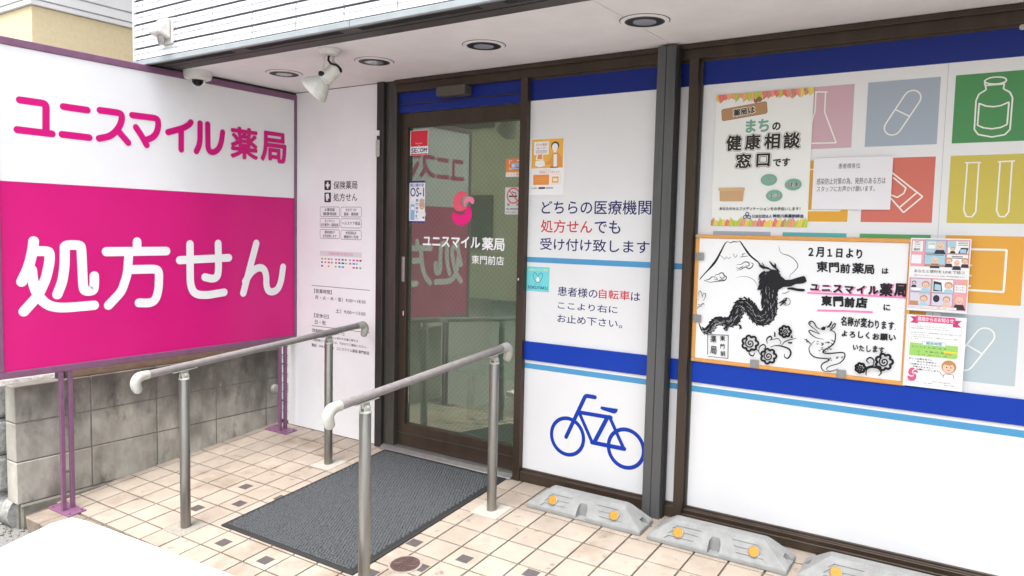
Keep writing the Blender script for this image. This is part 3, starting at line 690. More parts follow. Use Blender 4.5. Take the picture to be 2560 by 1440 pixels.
# ================================================================== LEFT SIDE: block wall, pillar, beam, house
bw = thing('block_wall', 'low stained concrete block wall under the pink sign', 'wall', (-4.16, -.8, -.2))
MB().box((-4.205, -1.608, -.30), (-4.1115, .02, .485)).build('mortar', M['mortar'], bw)
joints = [-1.617, -1.241, -.867, -.478, -.100, .018]
rows = [(-.105, .1035), (.112, .302), (.310, .492)]
for (z0, z1) in rows:
    for i in range(5):
        j = rnd.uniform(-.002, .002)
        MB().box((-4.212, joints[i] + .0028, z0 - .0015), (-4.108 + j, joints[i + 1] - .0028, z1 + .0015)).build('block', M['block'], bw, .0035)
MB().box((-4.20, -1.60, -.32), (-4.088, .02, -.11)).build('footing', M['footing'], bw, .006)
bm_ = B((-4.21, -1.34, .494), (-4.13, -.02, .548), 'wooden_beam', M['wood'], None, .003); tag(bm_, 'weathered brown timber lying on top of the block wall', 'beam')
B((-4.19, -1.385, .493), (-4.15, -1.352, .56), 'beam_bracket', M['darkbar'], bm_, .002)
sp_ = thing('gate_pillar', 'rough grey split-faced pillar at the left edge beside the block wall', 'pillar', (-4.4, -1.5, -.235))
for i, z in enumerate((-.06, .13, .32)):
    B((-4.66, -1.66, z), (-4.222, -1.30, z + .184), 'block', M['rough_stone'], sp_, .02)
MB().tube([(-4.66, -1.55, -.17), (-4.15, -1.55, -.17)], .095, 16).build('footing', M['rough_stone'], sp_, 0, True)
cap = MB().lathe([(.030, 0), (.030, .012), (.022, .024), (.004, .028)], (-4.109, -.040, .232), 20, (1, 0, 0)).build('round_cover', M['ivory'], None, 0, True)
tag(cap, 'small round white cover on the block wall behind the far sign post', 'cover')
cx_ = MB().box((-4.03, .002, .215), (-4.0, .006, .27)).build('cover_plate', M['ivory'], cap, .003)

hs_ = thing('neighbour_house', 'cream stucco house with white siding eaves behind the pink sign', 'house', (-6.5, 1, 0))
HX, HY = -5.0, -1.09
MB().box((-9.5, HY, -.25), (HX, 6.0, 2.60)).build('wall', M['cream'], hs_)
zb = 2.60
for i, (h, out) in enumerate(((.035, .016), (.062, .020), (.15, .024), (.055, .028), (.62, .032))):
    MB().box((-9.6, HY - out, zb + .003), (HX + out, 6.0, zb + h)).build('eave_board', M['siding'], hs_, .004); zb += h
rf = MB().box((-9.7, HY - .12, zb), (HX + .12, 6.1, zb + .10)).build('roof', M['dark_roof'], hs_, .01)

# building across the street, seen only as the dull reflection in the door glass
ob = thing('street_building', 'dull olive building across the street, reflected in the door glass', 'building', (-9, -12, -.235))
MB().box((-19, -16, -.235), (-4.0, -10.5, 7.5)).build('wall', M['olive'], ob)
for i in range(6):
    for z in (.9, 3.6):
        f_ = MB().box((-18 + i * 2.3, -10.5, z), (-16.8 + i * 2.3, -10.42, z + 1.2)).build('window', M['brown'], ob); MB().box((-17.9 + i * 2.3, -10.42, z + .08), (-16.9 + i * 2.3, -10.40, z + 1.12)).build('pane', M['dark_glass'], f_)

# white bench-like top in the lower left corner
wb_ = thing('white_platform', 'plain bright white flat top cut off by the lower left corner', 'platform', (-2.6, -2.2, -.235))
zt = .0; crn = [(-3.46, -1.665), (-3.36, -1.645), (-1.7, -1.555), (-1.62, -2.6), (-3.05, -2.7), (-3.46, -1.755)]
MB().prism([(a, b) for a, b in crn][::-1], 'z', zt - .035, zt).build('top', M['bench_white'], wb_, .006, False, 2)
for (x, y) in ((-3.25, -1.78), (-1.85, -1.72), (-3.0, -2.55), (-1.8, -2.45)): B((x - .02, y - .02, -.235), (x + .02, y + .02, zt - .035), 'leg', M['bench_white'], wb_, .003)

# inside
bs = thing('waiting_bench', 'dark green bench seen dimly through the lower door glass', 'bench', (-2.2, 1.05, .008))
B((-3.25, .75, .34), (-1.2, 1.25, .44), 'seat', M['green'], bs, .02); B((-3.25, 1.21, .44), (-1.2, 1.33, .80), 'backrest', M['green'], bs, .02)
for x in (-3.1, -2.2, -1.3):
    for y in (.81, 1.19): B((x - .02, y - .02, .008), (x + .02, y + .02, .34), 'leg', M['darkbar'], bs)

# ================================================================== HANDRAILS
def zr(y): return SLOPE * y
def handrail(x, label, ya, za, yb, zb_, posts, patchm):
    t = thing('handrail', label, 'handrail', (x, (ya + yb) / 2, zr((ya + yb) / 2)), 'handrails flanking the ramp')
    A_, B_ = Vector((x, ya, za)), Vector((x, yb, zb_)); d = (B_ - A_).normalized()
    MB().tube([A_, B_], .0172, 20).build('rail', M['rail'], t, 0, True)
    for P_, dd in ((A_, -d), (B_, d)):
        n = Vector((0, 0, -1)); pts = [P_ - dd * .012, P_ + dd * .004, P_ + dd * .020]
        R_ = .030
        for k in range(1, 7):
            a = math.radians(15 * k); pts.append(P_ + dd * (.020 + R_ * math.sin(a)) + n * (R_ * (1 - math.cos(a))))
        pts += [pts[-1] + n * .016 - dd * .004, pts[-1] + n * .034 - dd * .013, pts[-1] + n * .042 - dd * .017]
        rr = [.0195, .0200, .0212] + [.0228] * 6 + [.0222, .0190, .010]
        MB().tube(pts, rr, 18).build('end_elbow', M['ivory'], t, 0, True)
    for py, patch in posts:
        zt_ = za + (zb_ - za) * (py - ya) / (yb - ya); z0 = zr(py)
        p_ = MB().lathe([(.0235, z0 - .01), (.0235, zt_ - .062), (.0225, zt_ - .060)], (x, py, 0), 24).build('post', M['inox'], t, 0, True)
        br = MB().lathe([(.0245, zt_ - .063), (.0245, zt_ - .056), (.022, zt_ - .055)], (x, py, 0), 24)
        for sx in (-.013, .009): br.prism([(py - .018, zt_ - .058), (py + .018, zt_ - .058), (py + .018, zt_ - .040), (py + .010, zt_ - .030), (py - .010, zt_ - .030), (py - .018, zt_ - .040)], 'x', x + sx, x + sx + .006)
        br.box((x - .006, py - .014, zt_ - .046), (x + .006, py + .020, zt_ - .018))
        br.tube([(x - .020, py, zt_ - .040), (x + .020, py, zt_ - .040)], .006, 10)
        sl_ = (zb_ - za) / (yb - ya)
        br.hexa([(x - .016, py - .062, zt_ - .0195 - .062 * sl_), (x + .016, py - .062, zt_ - .0195 - .062 * sl_), (x + .016, py + .062, zt_ - .0195 + .062 * sl_), (x - .016, py + .062, zt_ - .0195 + .062 * sl_),
                 (x - .016, py - .062, zt_ - .0155 - .062 * sl_), (x + .016, py - .062, zt_ - .0155 - .062 * sl_), (x + .016, py + .062, zt_ - .0155 + .062 * sl_), (x - .016, py + .062, zt_ - .0155 + .062 * sl_)])
        br.build('bracket', M['ivory'], p_, .001, True)
        if patch:
            a, b = py - .075, py + .072
            MB().hexa([(x - .075, a, zr(a) - .01), (x + .075, a, zr(a) - .01), (x + .075, b, zr(b) - .01), (x - .075, b, zr(b) - .01), (x - .075, a, zr(a) + .0025), (x + .075, a, zr(a) + .0025), (x + .075, b, zr(b) + .0025), (x - .075, b, zr(b) + .0025)]).build('footing', patch, p_)
pm1 = mat('patch_grey', (.30, .28, .24), (.20, .19, .165), 70, rough=.9, bump=.4, bscale=200); pm2 = mat('patch_white', (.43, .41, .365), (.38, .36, .32), 20, rough=.9)
handrail(-3.232, 'left grey handrail on two posts in front of the pink sign', -1.443, .6385, -.125, .741, ((-1.257, pm1), (-.361, pm2)), None)
handrail(-2.07, 'right grey handrail on two posts between mat and car stoppers', -1.383, .657, -.312, .751, ((-1.242, pm2), (-.380, pm2)), None)

# ================================================================== DOOR MAT, MANHOLE
dm = thing('door_mat', 'grey ribbed entrance mat with black rubber edge on the tiled ramp', 'mat', (-2.65, -.6, zr(-.6)))
mt_ = MB().box((-3.093, -1.17, .001), (-2.213, -.035, .007)).build('rubber_edge', M['mat_rubber'], None, .002)
mt_.parent = dm; mt_.matrix_local = Matrix.Translation(-dm.location) @ Matrix.Rotation(math.atan(SLOPE), 4, 'X')
pl = MB(); nx, ny = 50, 70
pl.box((-3.068, -1.147, .004), (-2.236, -.058, .0085), M['mat_rubber'])
for j in range(ny):
    for i in range(nx):
        x = -3.060 + (.816) * (i + (.5 if j % 2 else 0)) / nx + rnd.uniform(-.0015, .0015); y = -1.140 + 1.076 * j / ny + rnd.uniform(-.001, .001)
        a, b = .0080 + rnd.uniform(-.0012, .0012), .0062; h = .0085 + rnd.uniform(.005, .0085)
        pl.add([(x - a, y - b, .008), (x + a, y - b, .008), (x + a, y + b, .008), (x - a, y + b, .008), (x - a * .5, y, h), (x + a * .5, y, h)], [(0, 1, 5, 4), (1, 2, 5), (2, 3, 4, 5), (3, 0, 4)], M['mat_pile'])
pl_ = pl.build('pile', M['mat_pile']); pl_['kind'] = 'stuff'; pl_.parent = dm; pl_.matrix_local = Matrix.Translation(-dm.location) @ Matrix.Rotation(math.atan(SLOPE), 4, 'X')
mh = thing('manhole_cover', 'small round brown drain cover beside the mat and right handrail', 'drain cover', (-2.085, -.985, zr(-.985)))
c_ = MB().lathe([(.073, -.01), (.073, .0024), (.064, .0030)], (-2.085, -.985, zr(-.985)), 32, (0, -SLOPE, 1)).build('rim', mat('rim', (.33, .28, .24), (.25, .21, .19), 60, rough=.7), mh)
c_ = MB().lathe([(.063, -.01), (.063, .0042), (.060, .0048)], (-2.085, -.985, zr(-.985)), 32, (0, -SLOPE, 1)).build('cover', M['iron'], mh)
mk = MB()
for k in range(9):
    a = k * 2 * math.pi / 9 + .3; r0, r1 = .018, .05
    x0, y0, x1, y1 = -2.085 + r0 * math.cos(a), -.985 + r0 * math.sin(a), -2.085 + r1 * math.cos(a + .5), -.985 + r1 * math.sin(a + .5)
    mk.tube([(x0, y0, zr(y0) + .005), (x1, y1, zr(y1) + .005)], .0022, 6)
mk.build('raised_pattern', M['iron'], mh)

# ================================================================== CAR STOPPERS
def stopper(cx, cy, label, first=None):
    L, D, H = .300, .150, .098
    t = thing('car_stopper', label, 'car stopper', (cx, cy, zr(cy)), 'concrete car stoppers under the window'); t.rotation_euler = (math.atan(SLOPE), 0, 0)
    if first:
        for ch in first.children:
            c = ch.copy(); COL.objects.link(c); c.parent = t
        return t
    mb = MB(); tl, td0, td1 = .200, -.012, .035
    lv = [(L, -D / 2, D / 2, .0), (L, -D / 2, D / 2, .022), (tl + .012, td0 - .012, td1 + .01, H - .012), (tl - .006, td0 + .002, td1 - .002, H)]
    vs = []; fs = []
    for (l, a, b, z) in lv: vs += [(-l, a, z), (l, a, z), (l, b, z), (-l, b, z)]
    for i in range(3):
        for k in range(4): fs.append((4 * i + k, 4 * i + (k + 1) % 4, 4 * i + 4 + (k + 1) % 4, 4 * i + 4 + k))
    fs += [(3, 2, 1, 0), (12, 13, 14, 15)]
    body = mb.add(vs, fs).build('body', M['conc'], None, .005, False, 2)
    # recesses: arch notch, slanted grooves, end bolt pockets
    def face(x, q): # point on the slanted street face, q = 0 bottom .. 1 top
        a = Vector((x, -D / 2, .022)); b = Vector((x, td0 - .012, H - .012)); return a + (b - a) * q
    fn = (Vector((1, 0, 0)).cross(face(0, 1) - face(0, 0))).normalized()
    ct = MB(); n = 14; yb = -.044
    pf = [(-.026, .010), (.026, .010), (.026, .045)] + [(.026 * math.cos(math.radians(180 * k / n)), .045 + .032 * math.sin(math.radians(180 * k / n))) for k in range(1, n)] + [(-.026, .045)]
    ct.add([(a, -.12, b) for a, b in pf] + [(a, yb + .009, b) for a, b in pf], [tuple(range(len(pf))), tuple(range(2 * len(pf) - 1, len(pf) - 1, -1))] + [((i + 1) % len(pf), i, len(pf) + i, len(pf) + (i + 1) % len(pf)) for i in range(len(pf))])
    def slab(p4, dep=.0042):
        lo_ = [p - fn * dep for p in p4]; hi_ = [p + fn * .01 for p in p4]
        ct.hexa([*lo_, *hi_])
    for s_, offs in ((-1, 0), (1, 0)):
        for k, q in enumerate((.82, .52, .22)):
            x0, x1 = s_ * (.205 + .014 * k - .01), s_ * (.085 + .012 * k)
            dq = .13; sh = .02 * -s_
            p4 = [face(x0, q - dq), face(x1, q - dq), face(x1 + sh, q + dq * .6), face(x0 + sh, q + dq * .6)]
            if s_ > 0: p4 = p4[::-1]; p4 = [p4[0], p4[1], p4[2], p4[3]]
            slab(p4)
    for s_ in (-1, 1): ct.box((s_ * .243, -.005, .018), (s_ * .32, .03, .045))
    cutter = ct.build('cutter', M['conc'])
    bmx = bmesh.new(); bmx.from_mesh(cutter.data); bmesh.ops.recalc_face_normals(bmx, faces=bmx.faces); bmx.to_mesh(cutter.data); bmx.free()
    md = body.modifiers.new('b', 'BOOLEAN'); md.operation = 'DIFFERENCE'; md.object = cutter; md.solver = 'EXACT'; md.use_self = True
    dg = bpy.context.evaluated_depsgraph_get(); dg.update(); nm = bpy.data.meshes.new_from_object(body.evaluated_get(dg))
    body.modifiers.clear(); body.data = nm; bpy.data.objects.remove(cutter); body.parent = t
    for s_ in (-1, 1):
        c0 = face(s_ * .163, .53)
        mb = MB().lathe([(.0235, -.002), (.0235, .003), (.021, .0045)], c0, 24, fn, M['clip']).lathe([(.0208, .0), (.0208, .0045), (.0188, .0058), (.001, .0060)], c0, 24, fn, M['amber'])
        o = mb.build('reflector', M['amber']); o.parent = t
    vs, fs = glyphs('CAR STOPPER 610', .0, 2); x0 = min(v[0] for v in vs); x1 = max(v[0] for v in vs); y1 = max(v[1] for v in vs)
    mb = MB(); up_ = (face(0, 1) - face(0, 0)).normalized(); out = []
    o0 = face(-.085, 1) + up_ * .0035
    nn = Vector((0, -(.012 - 0), .014)).normalized(); ea = Vector((0, .014, .012)).normalized(); o0 = Vector((-.085, td0 - .0105, H - .0105))
    for v in vs: out.append(o0 + Vector((1, 0, 0)) * ((v[0] - x0) / (x1 - x0) * .20) + ea * (v[1] / y1 * .014) + nn * .0018)
    mb.add(out, fs); o = mb.build('lettering', mat('conc_light', (.30, .305, .30), rough=.85)); o.parent = t
    return t
s1 = stopper(-1.640, -.195, 'grey concrete car stopper below the bicycle symbol')
stopper(-1.003, -.205, 'grey concrete car stopper in front of the steel column and whiteboard window', s1)
stopper(-.362, -.205, 'grey concrete car stopper cut off at the bottom right edge', s1)

# ================================================================== CANOPY FITTINGS
for i, (x, y) in enumerate(((-3.487, -.463), (-2.815, -.443), (-2.118, -.447), (-1.312, -.462))):
    lb = ['round recessed downlight nearest the pink sign', 'round recessed downlight behind the white spotlight', 'round recessed downlight over the door', 'round recessed downlight above the steel column'][i]
    t = thing('downlight', lb, 'downlight', (x, y, SZ), 'recessed downlights in the canopy')
    MB().lathe([(.076, .002), (.076, -.004), (.080, -.006), (.097, -.004), (.099, .001)], (x, y, SZ), 40).build('trim_ring', M['soffit'], t, 0, True)
    MB().lathe([(.0800, .0), (.0800, -.0060), (.0720, -.0074)], (x, y, SZ), 40).lathe([(.1015, .001), (.1015, -.0012), (.098, -.0014)], (x, y, SZ), 40).build('dark_edge', M['black'], t)  # black rings paint in the outer shadow line and the lens's dark crescent
    MB().lathe([(.0755, .0), (.0755, -.0070), (.04, -.0075), (.001, -.0078)], (x, y, SZ), 40).build('lens', mat('lens_%d' % i, (.36, .38, .39), (.30, .32, .33), 4, rough=.12, spec=.6), t, 0, True)
sp = thing('spotlight', 'white spotlight with bell shade hanging from the canopy', 'spotlight', (-2.82, -.744, SZ))
sx, sy = -2.82, -.744
MB().lathe([(.056, .0), (.056, -.010), (.050, -.016), (.046, -.026), (.040, -.030)], (sx, sy, SZ), 28).build('mount', M['white_paint'], sp, 0, True)
hgt = Vector((-2.833, sy, 2.038)); ax = Vector((-.5, -.22, -.5)).normalized()
br = MB()
for s_ in (-1, 1):
    o_ = Vector((0, s_ * .033, 0)); br.hexa([Vector((sx - .012, sy, 2.035)) + o_ + Vector((a, b, 0)) for a, b in ((-.008, -.0018), (.008, -.0018), (.008, .0018), (-.008, .0018))] + [Vector((sx, sy, SZ - .028)) + o_ * .8 + Vector((a, b, 0)) for a, b in ((-.008, -.0018), (.008, -.0018), (.008, .0018), (-.008, .0018))])
br.box((sx - .008, sy - .029, SZ - .032), (sx + .008, sy + .029, SZ - .028)); br.build('arm', M['white_paint'], sp, .0008)
MB().lathe([(.014, -.080), (.030, -.076), (.034, -.06), (.034, .008), (.037, .010), (.037, .018), (.033, .020)], hgt, 24, ax).build('lamp_holder', M['white_paint'], sp, 0, True)
MB().lathe([(.033, .020), (.038, .026), (.050, .044), (.062, .064), (.069, .082), (.072, .090), (.073, .096), (.071, .100), (.065, .097), (.02, .05), (.002, .045)], hgt, 30, ax).build('lamp_shade', M['white_paint'], sp, 0, True)
MB().lathe([(.012, -.01), (.012, .012), (.008, .015)], (sx - .012, sy - .034, 2.048), 14, (0, -1, 0)).build('knob', M['black'], sp, 0, True)
MB().tube(spline3 if False else [(sx - .002, sy, SZ - .03), (sx + .0, sy - .004, SZ - .055), (sx + .025, sy - .01, SZ - .075), (sx + .065, sy - .012, SZ - .085), (sx + .088, sy - .008, SZ - .105), (sx + .082, sy, SZ - .115), tuple(hgt - ax * .076)], .0055, 10).build('cable', M['black'], sp, 0, True)
dc = thing('dome_camera', 'white dome security camera under the canopy corner above the sign', 'security camera', (-3.895, -.735, 2.165))
MB().lathe([(.076, .004), (.076, -.022), (.070, -.040), (.052, -.047)], (-3.885, -.735, 2.166), 30).build('base', M['plastic_grey'], dc, 0, True)
MB().lathe([(.041, .0)] + [(.041 * math.cos(math.radians(a)), -.041 * math.sin(math.radians(a))) for a in range(0, 90, 10)] + [(.001, -.041)], (-3.885, -.735, 2.119), 28).build('dome', M['clear'], dc, 0, True)
MB().lathe([(.022, .0), (.024, -.012), (.016, -.026), (.001, -.028)], (-3.885, -.735, 2.119), 16).build('lens', M['black'], dc, 0, True)
MB().box((-3.975, -.76, 2.150), (-3.955, -.72, 2.168)).build('cable_plug', M['black'], dc, .003)
fx = thing('hooded_wall_fixture', 'small white hooded fixture on the white tiled upper wall', 'wall fixture', (-3.71, -1.03, 2.3))
B((-3.768, -1.022, 2.240), (-3.672, -1.008, 2.365), 'back_plate', M['white_paint'], fx, .003)
MB().hexa([(-3.772, -1.095, 2.285), (-3.678, -1.095, 2.285), (-3.678, -1.024, 2.262), (-3.772, -1.024, 2.262), (-3.760, -1.045, 2.362), (-3.680, -1.045, 2.362), (-3.678, -1.023, 2.362), (-3.765, -1.023, 2.362)]).build('hood', M['white_paint'], fx, .006)
MB().lathe([(.02, .01), (.018, -.02), (.010, -.032)], (-3.722, -1.05, 2.262), 14).build('nozzle', M['alu'], fx, 0, True)
dsn = thing('wall_switch', 'small cream switch box on the dark frame left of the door', 'switch', (-3.17, -.035, 1.78))
B((-3.197, -.040, 1.735), (-3.165, -.029, 1.835), 'cover', M['ivory'], dsn, .006); B((-3.19, -.040, 1.858), (-3.168, -.029, 1.888), 'label_plate', M['paper'], dsn, .002)
hk = MB().lathe([(.010, 0), (.010, .004), (.005, .007)], (onY(2556, 68, -.001).x, -.001, onY(2556, 68, -.001).z), 16, (0, -1, 0)).build('suction_hook', M['ivory'], None, 0, True)
tag(hk, 'tiny white disc on the blue strip at the right edge', 'hook')

# ================================================================== STICKERS AND POSTERS
def sheet(name, label, cat, y, x0, z0, x1, z1, m=None, th=.0006, group=None):
    t = thing(name, label, cat, ((x0 + x1) / 2, y, z0), group)
    MB().box((x0, y - th, z0), (x1, y, z1)).build('sheet', m or M['paper'], t)
    return t, Pr('Y', y - th)
def box_px(c, x0, y0, x1, y1, y):
    a, b = onY(*c(x0, y0), y), onY(*c(x1, y1), y); return a.x, b.z, b.x, a.z
# red and white security sticker
u0, v0, u1, v1 = box_px(d6, 85, 155, 231, 349, DG - .0005)
t, p = sheet('security_sticker', 'red and white security company sticker at the top left of the door glass', 'sticker', DG - .0005, u0, v0, u1, v1)
W_, H_ = u1 - u0, v1 - v0; rd = ink((.66, .035, .055)); teal = ink((.02, .42, .33)); nv = ink((.015, .02, .10))
p.rect(u0 + W_ * .04, v0 + H_ * .35, u1 - W_ * .03, v1 - H_ * .02, rd); p.rect(u0 + W_ * .04, v0 + H_ * .01, u1 - W_ * .03, v0 + H_ * .06, rd)
p.text('SE', u0 + W_ * .07, v0 + H_ * .10, u0 + W_ * .38, v0 + H_ * .29, nv, .03); p.text('C', u0 + W_ * .40, v0 + H_ * .10, u0 + W_ * .54, v0 + H_ * .29, teal, .03); p.text('OM', u0 + W_ * .55, v0 + H_ * .10, u0 + W_ * .93, v0 + H_ * .29, nv, .03)
p.text('Security', u0 + W_ * .3, v0 + H_ * .45, u0 + W_ * .66, v0 + H_ * .50, wht); p.text('by', u0 + W_ * .44, v0 + H_ * .38, u0 + W_ * .54, v0 + H_ * .42, wht)
p.build('print', wht, t)
# drink sticker
u0, v0, u1, v1 = box_px(d6, 77, 565, 203, 905, DG - .0005)
t, p = sheet('drink_sticker', 'tall blue and white rehydration drink sticker on the left of the door glass', 'sticker', DG - .0005, u0, v0, u1, v1)
W_, H_ = u1 - u0, v1 - v0; db = ink((.02, .03, .26)); P2 = lambda a, b: (u0 + W_ * a, v0 + H_ * b)
p.rect(*P2(0, .955), *P2(1, 1), db); p.rect(*P2(0, 0), *P2(1, .035), db); p.text('経口補水液', *P2(.08, .86), *P2(.92, .94), db, .015); p.text('OS-1', *P2(.07, .62), *P2(.93, .84), db, .02)
for k, chx in enumerate('あります。'): p.text(chx, *P2(.42, .50 - .095 * k), *P2(.60 if k < 4 else .52, .57 - .095 * k), db, .03)
p.rrect(*P2(.10, .06), *P2(.36, .44), .004, ink((.25, .42, .66))); p.rect(*P2(.13, .30), *P2(.33, .38), wht); p.rect(*P2(.15, .44), *P2(.31, .52), ink((.7, .72, .75)))
p.ell(P2(.82, .20), W_ * .24, H_ * .08, ink((.75, .75, .74))); p.ell(P2(.82, .43), W_ * .17, H_ * .12, ink((.55, .34, .24))); p.ell(P2(.82, .53), W_ * .16, H_ * .045, ink((.42, .40, .38))); p.stroke([P2(.75, .37), P2(.82, .355), P2(.89, .37)], .002, wht)
p.rect(*P2(.86, .10), *P2(.96, .14), db); p.text('販売中', *P2(.42, .075), *P2(.62, .10), db)
p.build('print', wht, t)
# my-number reader sticker on door
u0, v0, u1, v1 = box_px(d6, 868, 383, 1008, 527, DG - .0005)
t, p = sheet('card_reader_sticker', 'orange insurance card sticker at the right of the door glass', 'sticker', DG - .0005, u0, v0, u1, v1)
W_, H_ = u1 - u0, v1 - v0; og = ink((.72, .20, .05)); P2 = lambda a, b: (u0 + W_ * a, v0 + H_ * b)
p.rect(*P2(0, .27), *P2(1, 1), ink((.70, .23, .09))); p.rect(*P2(0, .22), *P2(1, .27), ink((.6, .5, .1))); p.text('マイナ受付', *P2(.05, .04), *P2(.95, .19), og, .02)
for q in ([(.2, .7), (.2, .88), (.36, .88)], [(.2, .52), (.2, .42), (.36, .42)], [(.62, .88), (.78, .88), (.78, .7)]): p.stroke([P2(*a) for a in q], .003, wht, cap=False)
p.rrect(*P2(.32, .42), *P2(.86, .75), .003, ink((.35, .45, .62))); p.rect(*P2(.38, .55), *P2(.48, .66), wht); p.rect(*P2(.55, .5), *P2(.78, .53), nv)
p.build('print', wht, t)
# no smoking
u0, v0, u1, v1 = box_px(d6, 862, 617, 1000, 838, DG - .0005)
t, p = sheet('no_smoking_sign', 'white no smoking sticker at the right of the door glass', 'sticker', DG - .0005, u0, v0, u1, v1, ink((.55, .56, .54)))
W_, H_ = u1 - u0, v1 - v0; P2 = lambda a, b: (u0 + W_ * a, v0 + H_ * b); c0 = P2(.48, .69)
p.rect(*P2(.22, .645), *P2(.70, .695), blk); p.stroke([P2(*q) for q in ((.62, .73), (.60, .80), (.45, .80), (.42, .86))], .0035, blk)
p.ring(c0, W_ * .38, .0065, rd, 32); p.stroke([(c0[0] - W_ * .24, c0[1] + W_ * .25), (c0[0] + W_ * .24, c0[1] - W_ * .25)], .006, rd, cap=False)
p.text('禁', *P2(.12, .31), *P2(.28, .41), blk); p.text('煙', *P2(.66, .31), *P2(.82, .41), blk); p.text('NO SMOKING', *P2(.06, .17), *P2(.94, .23), blk, .03); p.text('喫煙はご遠慮ください', *P2(.06, .06), *P2(.94, .10), blk)
p.build('print', blk, t)
# orange insurance poster on film
Y1 = -.0012
u0, v0, u1, v1 = box_px(w2, 70, 42, 296, 428, Y1)
t, p = sheet('insurance_card_poster', 'small orange and white insurance card poster with a woman beside the door frame', 'poster', Y1, u0, v0, u1, v1)
W_, H_ = u1 - u0, v1 - v0; P2 = lambda a, b: (u0 + W_ * a, v0 + H_ * b); orr = ink((.76, .42, .07)); og2 = ink((.74, .27, .06)); lnk = ink((.05, .045, .05))
p.rect(*P2(.06, .47), *P2(.96, .97), orr); p.rrect(*P2(.12, .70), *P2(.55, .93), .004, M['paper']); p.text('マイナ受付', *P2(.17, .85), *P2(.50, .90), red, .02); p.text('対応しています', *P2(.20, .80), *P2(.46, .83), lnk, .01)
for k in range(3): p.rect(*P2(.17, .77 - .02 * k), *P2(.50, .777 - .02 * k), ink((.25, .2, .2)))
p.poly([P2(.60, .48), P2(.60, .62), P2(.68, .73), P2(.82, .73), P2(.93, .64), P2(.94, .48)], ink((.68, .30, .08))); p.poly([P2(.70, .48), P2(.69, .70), P2(.79, .70), P2(.79, .48)], M['paper']); p.rect(*P2(.60, .470), *P2(.82, .488), lnk)
p.poly([P2(.62, .62), P2(.42, .54), P2(.42, .51), P2(.64, .55)], ink((.68, .30, .08)))
p.ell(P2(.73, .845), W_ * .115, H_ * .075, lnk); p.ell(P2(.725, .825), W_ * .085, H_ * .066, M['paper']); p.rect(*P2(.69, .73), *P2(.77, .77), M['paper'])
p.poly([P2(.18, .62), P2(.22, .73), P2(.38, .73), P2(.40, .60)], M['paper']); p.poly([P2(.22, .63), P2(.25, .71), P2(.36, .71), P2(.37, .62)], og2); p.poly([P2(.16, .52), P2(.18, .60), P2(.42, .60), P2(.46, .51), P2(.28, .485)], M['paper'])
p.text('マイナンバーカードが', *P2(.30, .425), *P2(.60, .445), lnk); p.text('保険証として使えます。', *P2(.29, .38), *P2(.90, .415), og2, .015)
p.rrect(*P2(.12, .18), *P2(.58, .355), .003, og2); p.frame(*P2(.62, .19), *P2(.90, .355), .003, .0012, ink((.7, .4, .4)), M['paper']); p.rect(*P2(.66, .21), *P2(.85, .32), orr); p.rect(*P2(.70, .245), *P2(.81, .285), M['paper'])
for k in range(3): p.rect(*P2(.17, .30 - .03 * k), *P2(.52, .305 - .03 * k), ink((.70, .45, .3)))
p.text('厚生労働省', *P2(.06, .115), *P2(.24, .135), lnk); p.rrect(*P2(.28, .11), *P2(.47, .14), .002, blk); p.rrect(*P2(.49, .11), *P2(.70, .14), .002, ink((.4, .4, .4)))
p.build('print', wht, t)
# teal sticker
u0, v0, u1, v1 = box_px(w2, 48, 912, 196, 1088, Y1)
t, p = sheet('teal_sticker', 'square turquoise sticker with two joined drops below the light blue line', 'sticker', Y1, u0, v0, u1, v1, ink((.16, .60, .64)))
W_, H_ = u1 - u0, v1 - v0; P2 = lambda a, b: (u0 + W_ * a, v0 + H_ * b)
p.text('全国オンライン薬局', *P2(.07, .83), *P2(.93, .92), ink((.75, .72, .25)), .015); p.text('SOKUYAKU', *P2(.06, .09), *P2(.94, .22), nv, .02); p.text('医療をもっと身近に', *P2(.36, .28), *P2(.66, .31), nv)
for s_ in (-1, 1): p.stroke([P2(.5 + s_ * q[0], q[1]) for q in ((0, .58), (.06, .70), (.15, .76), (.21, .70), (.20, .60), (.10, .40), (0, .36))], .0022, nv, smooth=True)
p.ell(P2(.5, .46), W_ * .075, H_ * .075, wht); p.poly([P2(.44, .49), P2(.56, .49), P2(.5, .62)], wht)
p.build('print', nv, t)

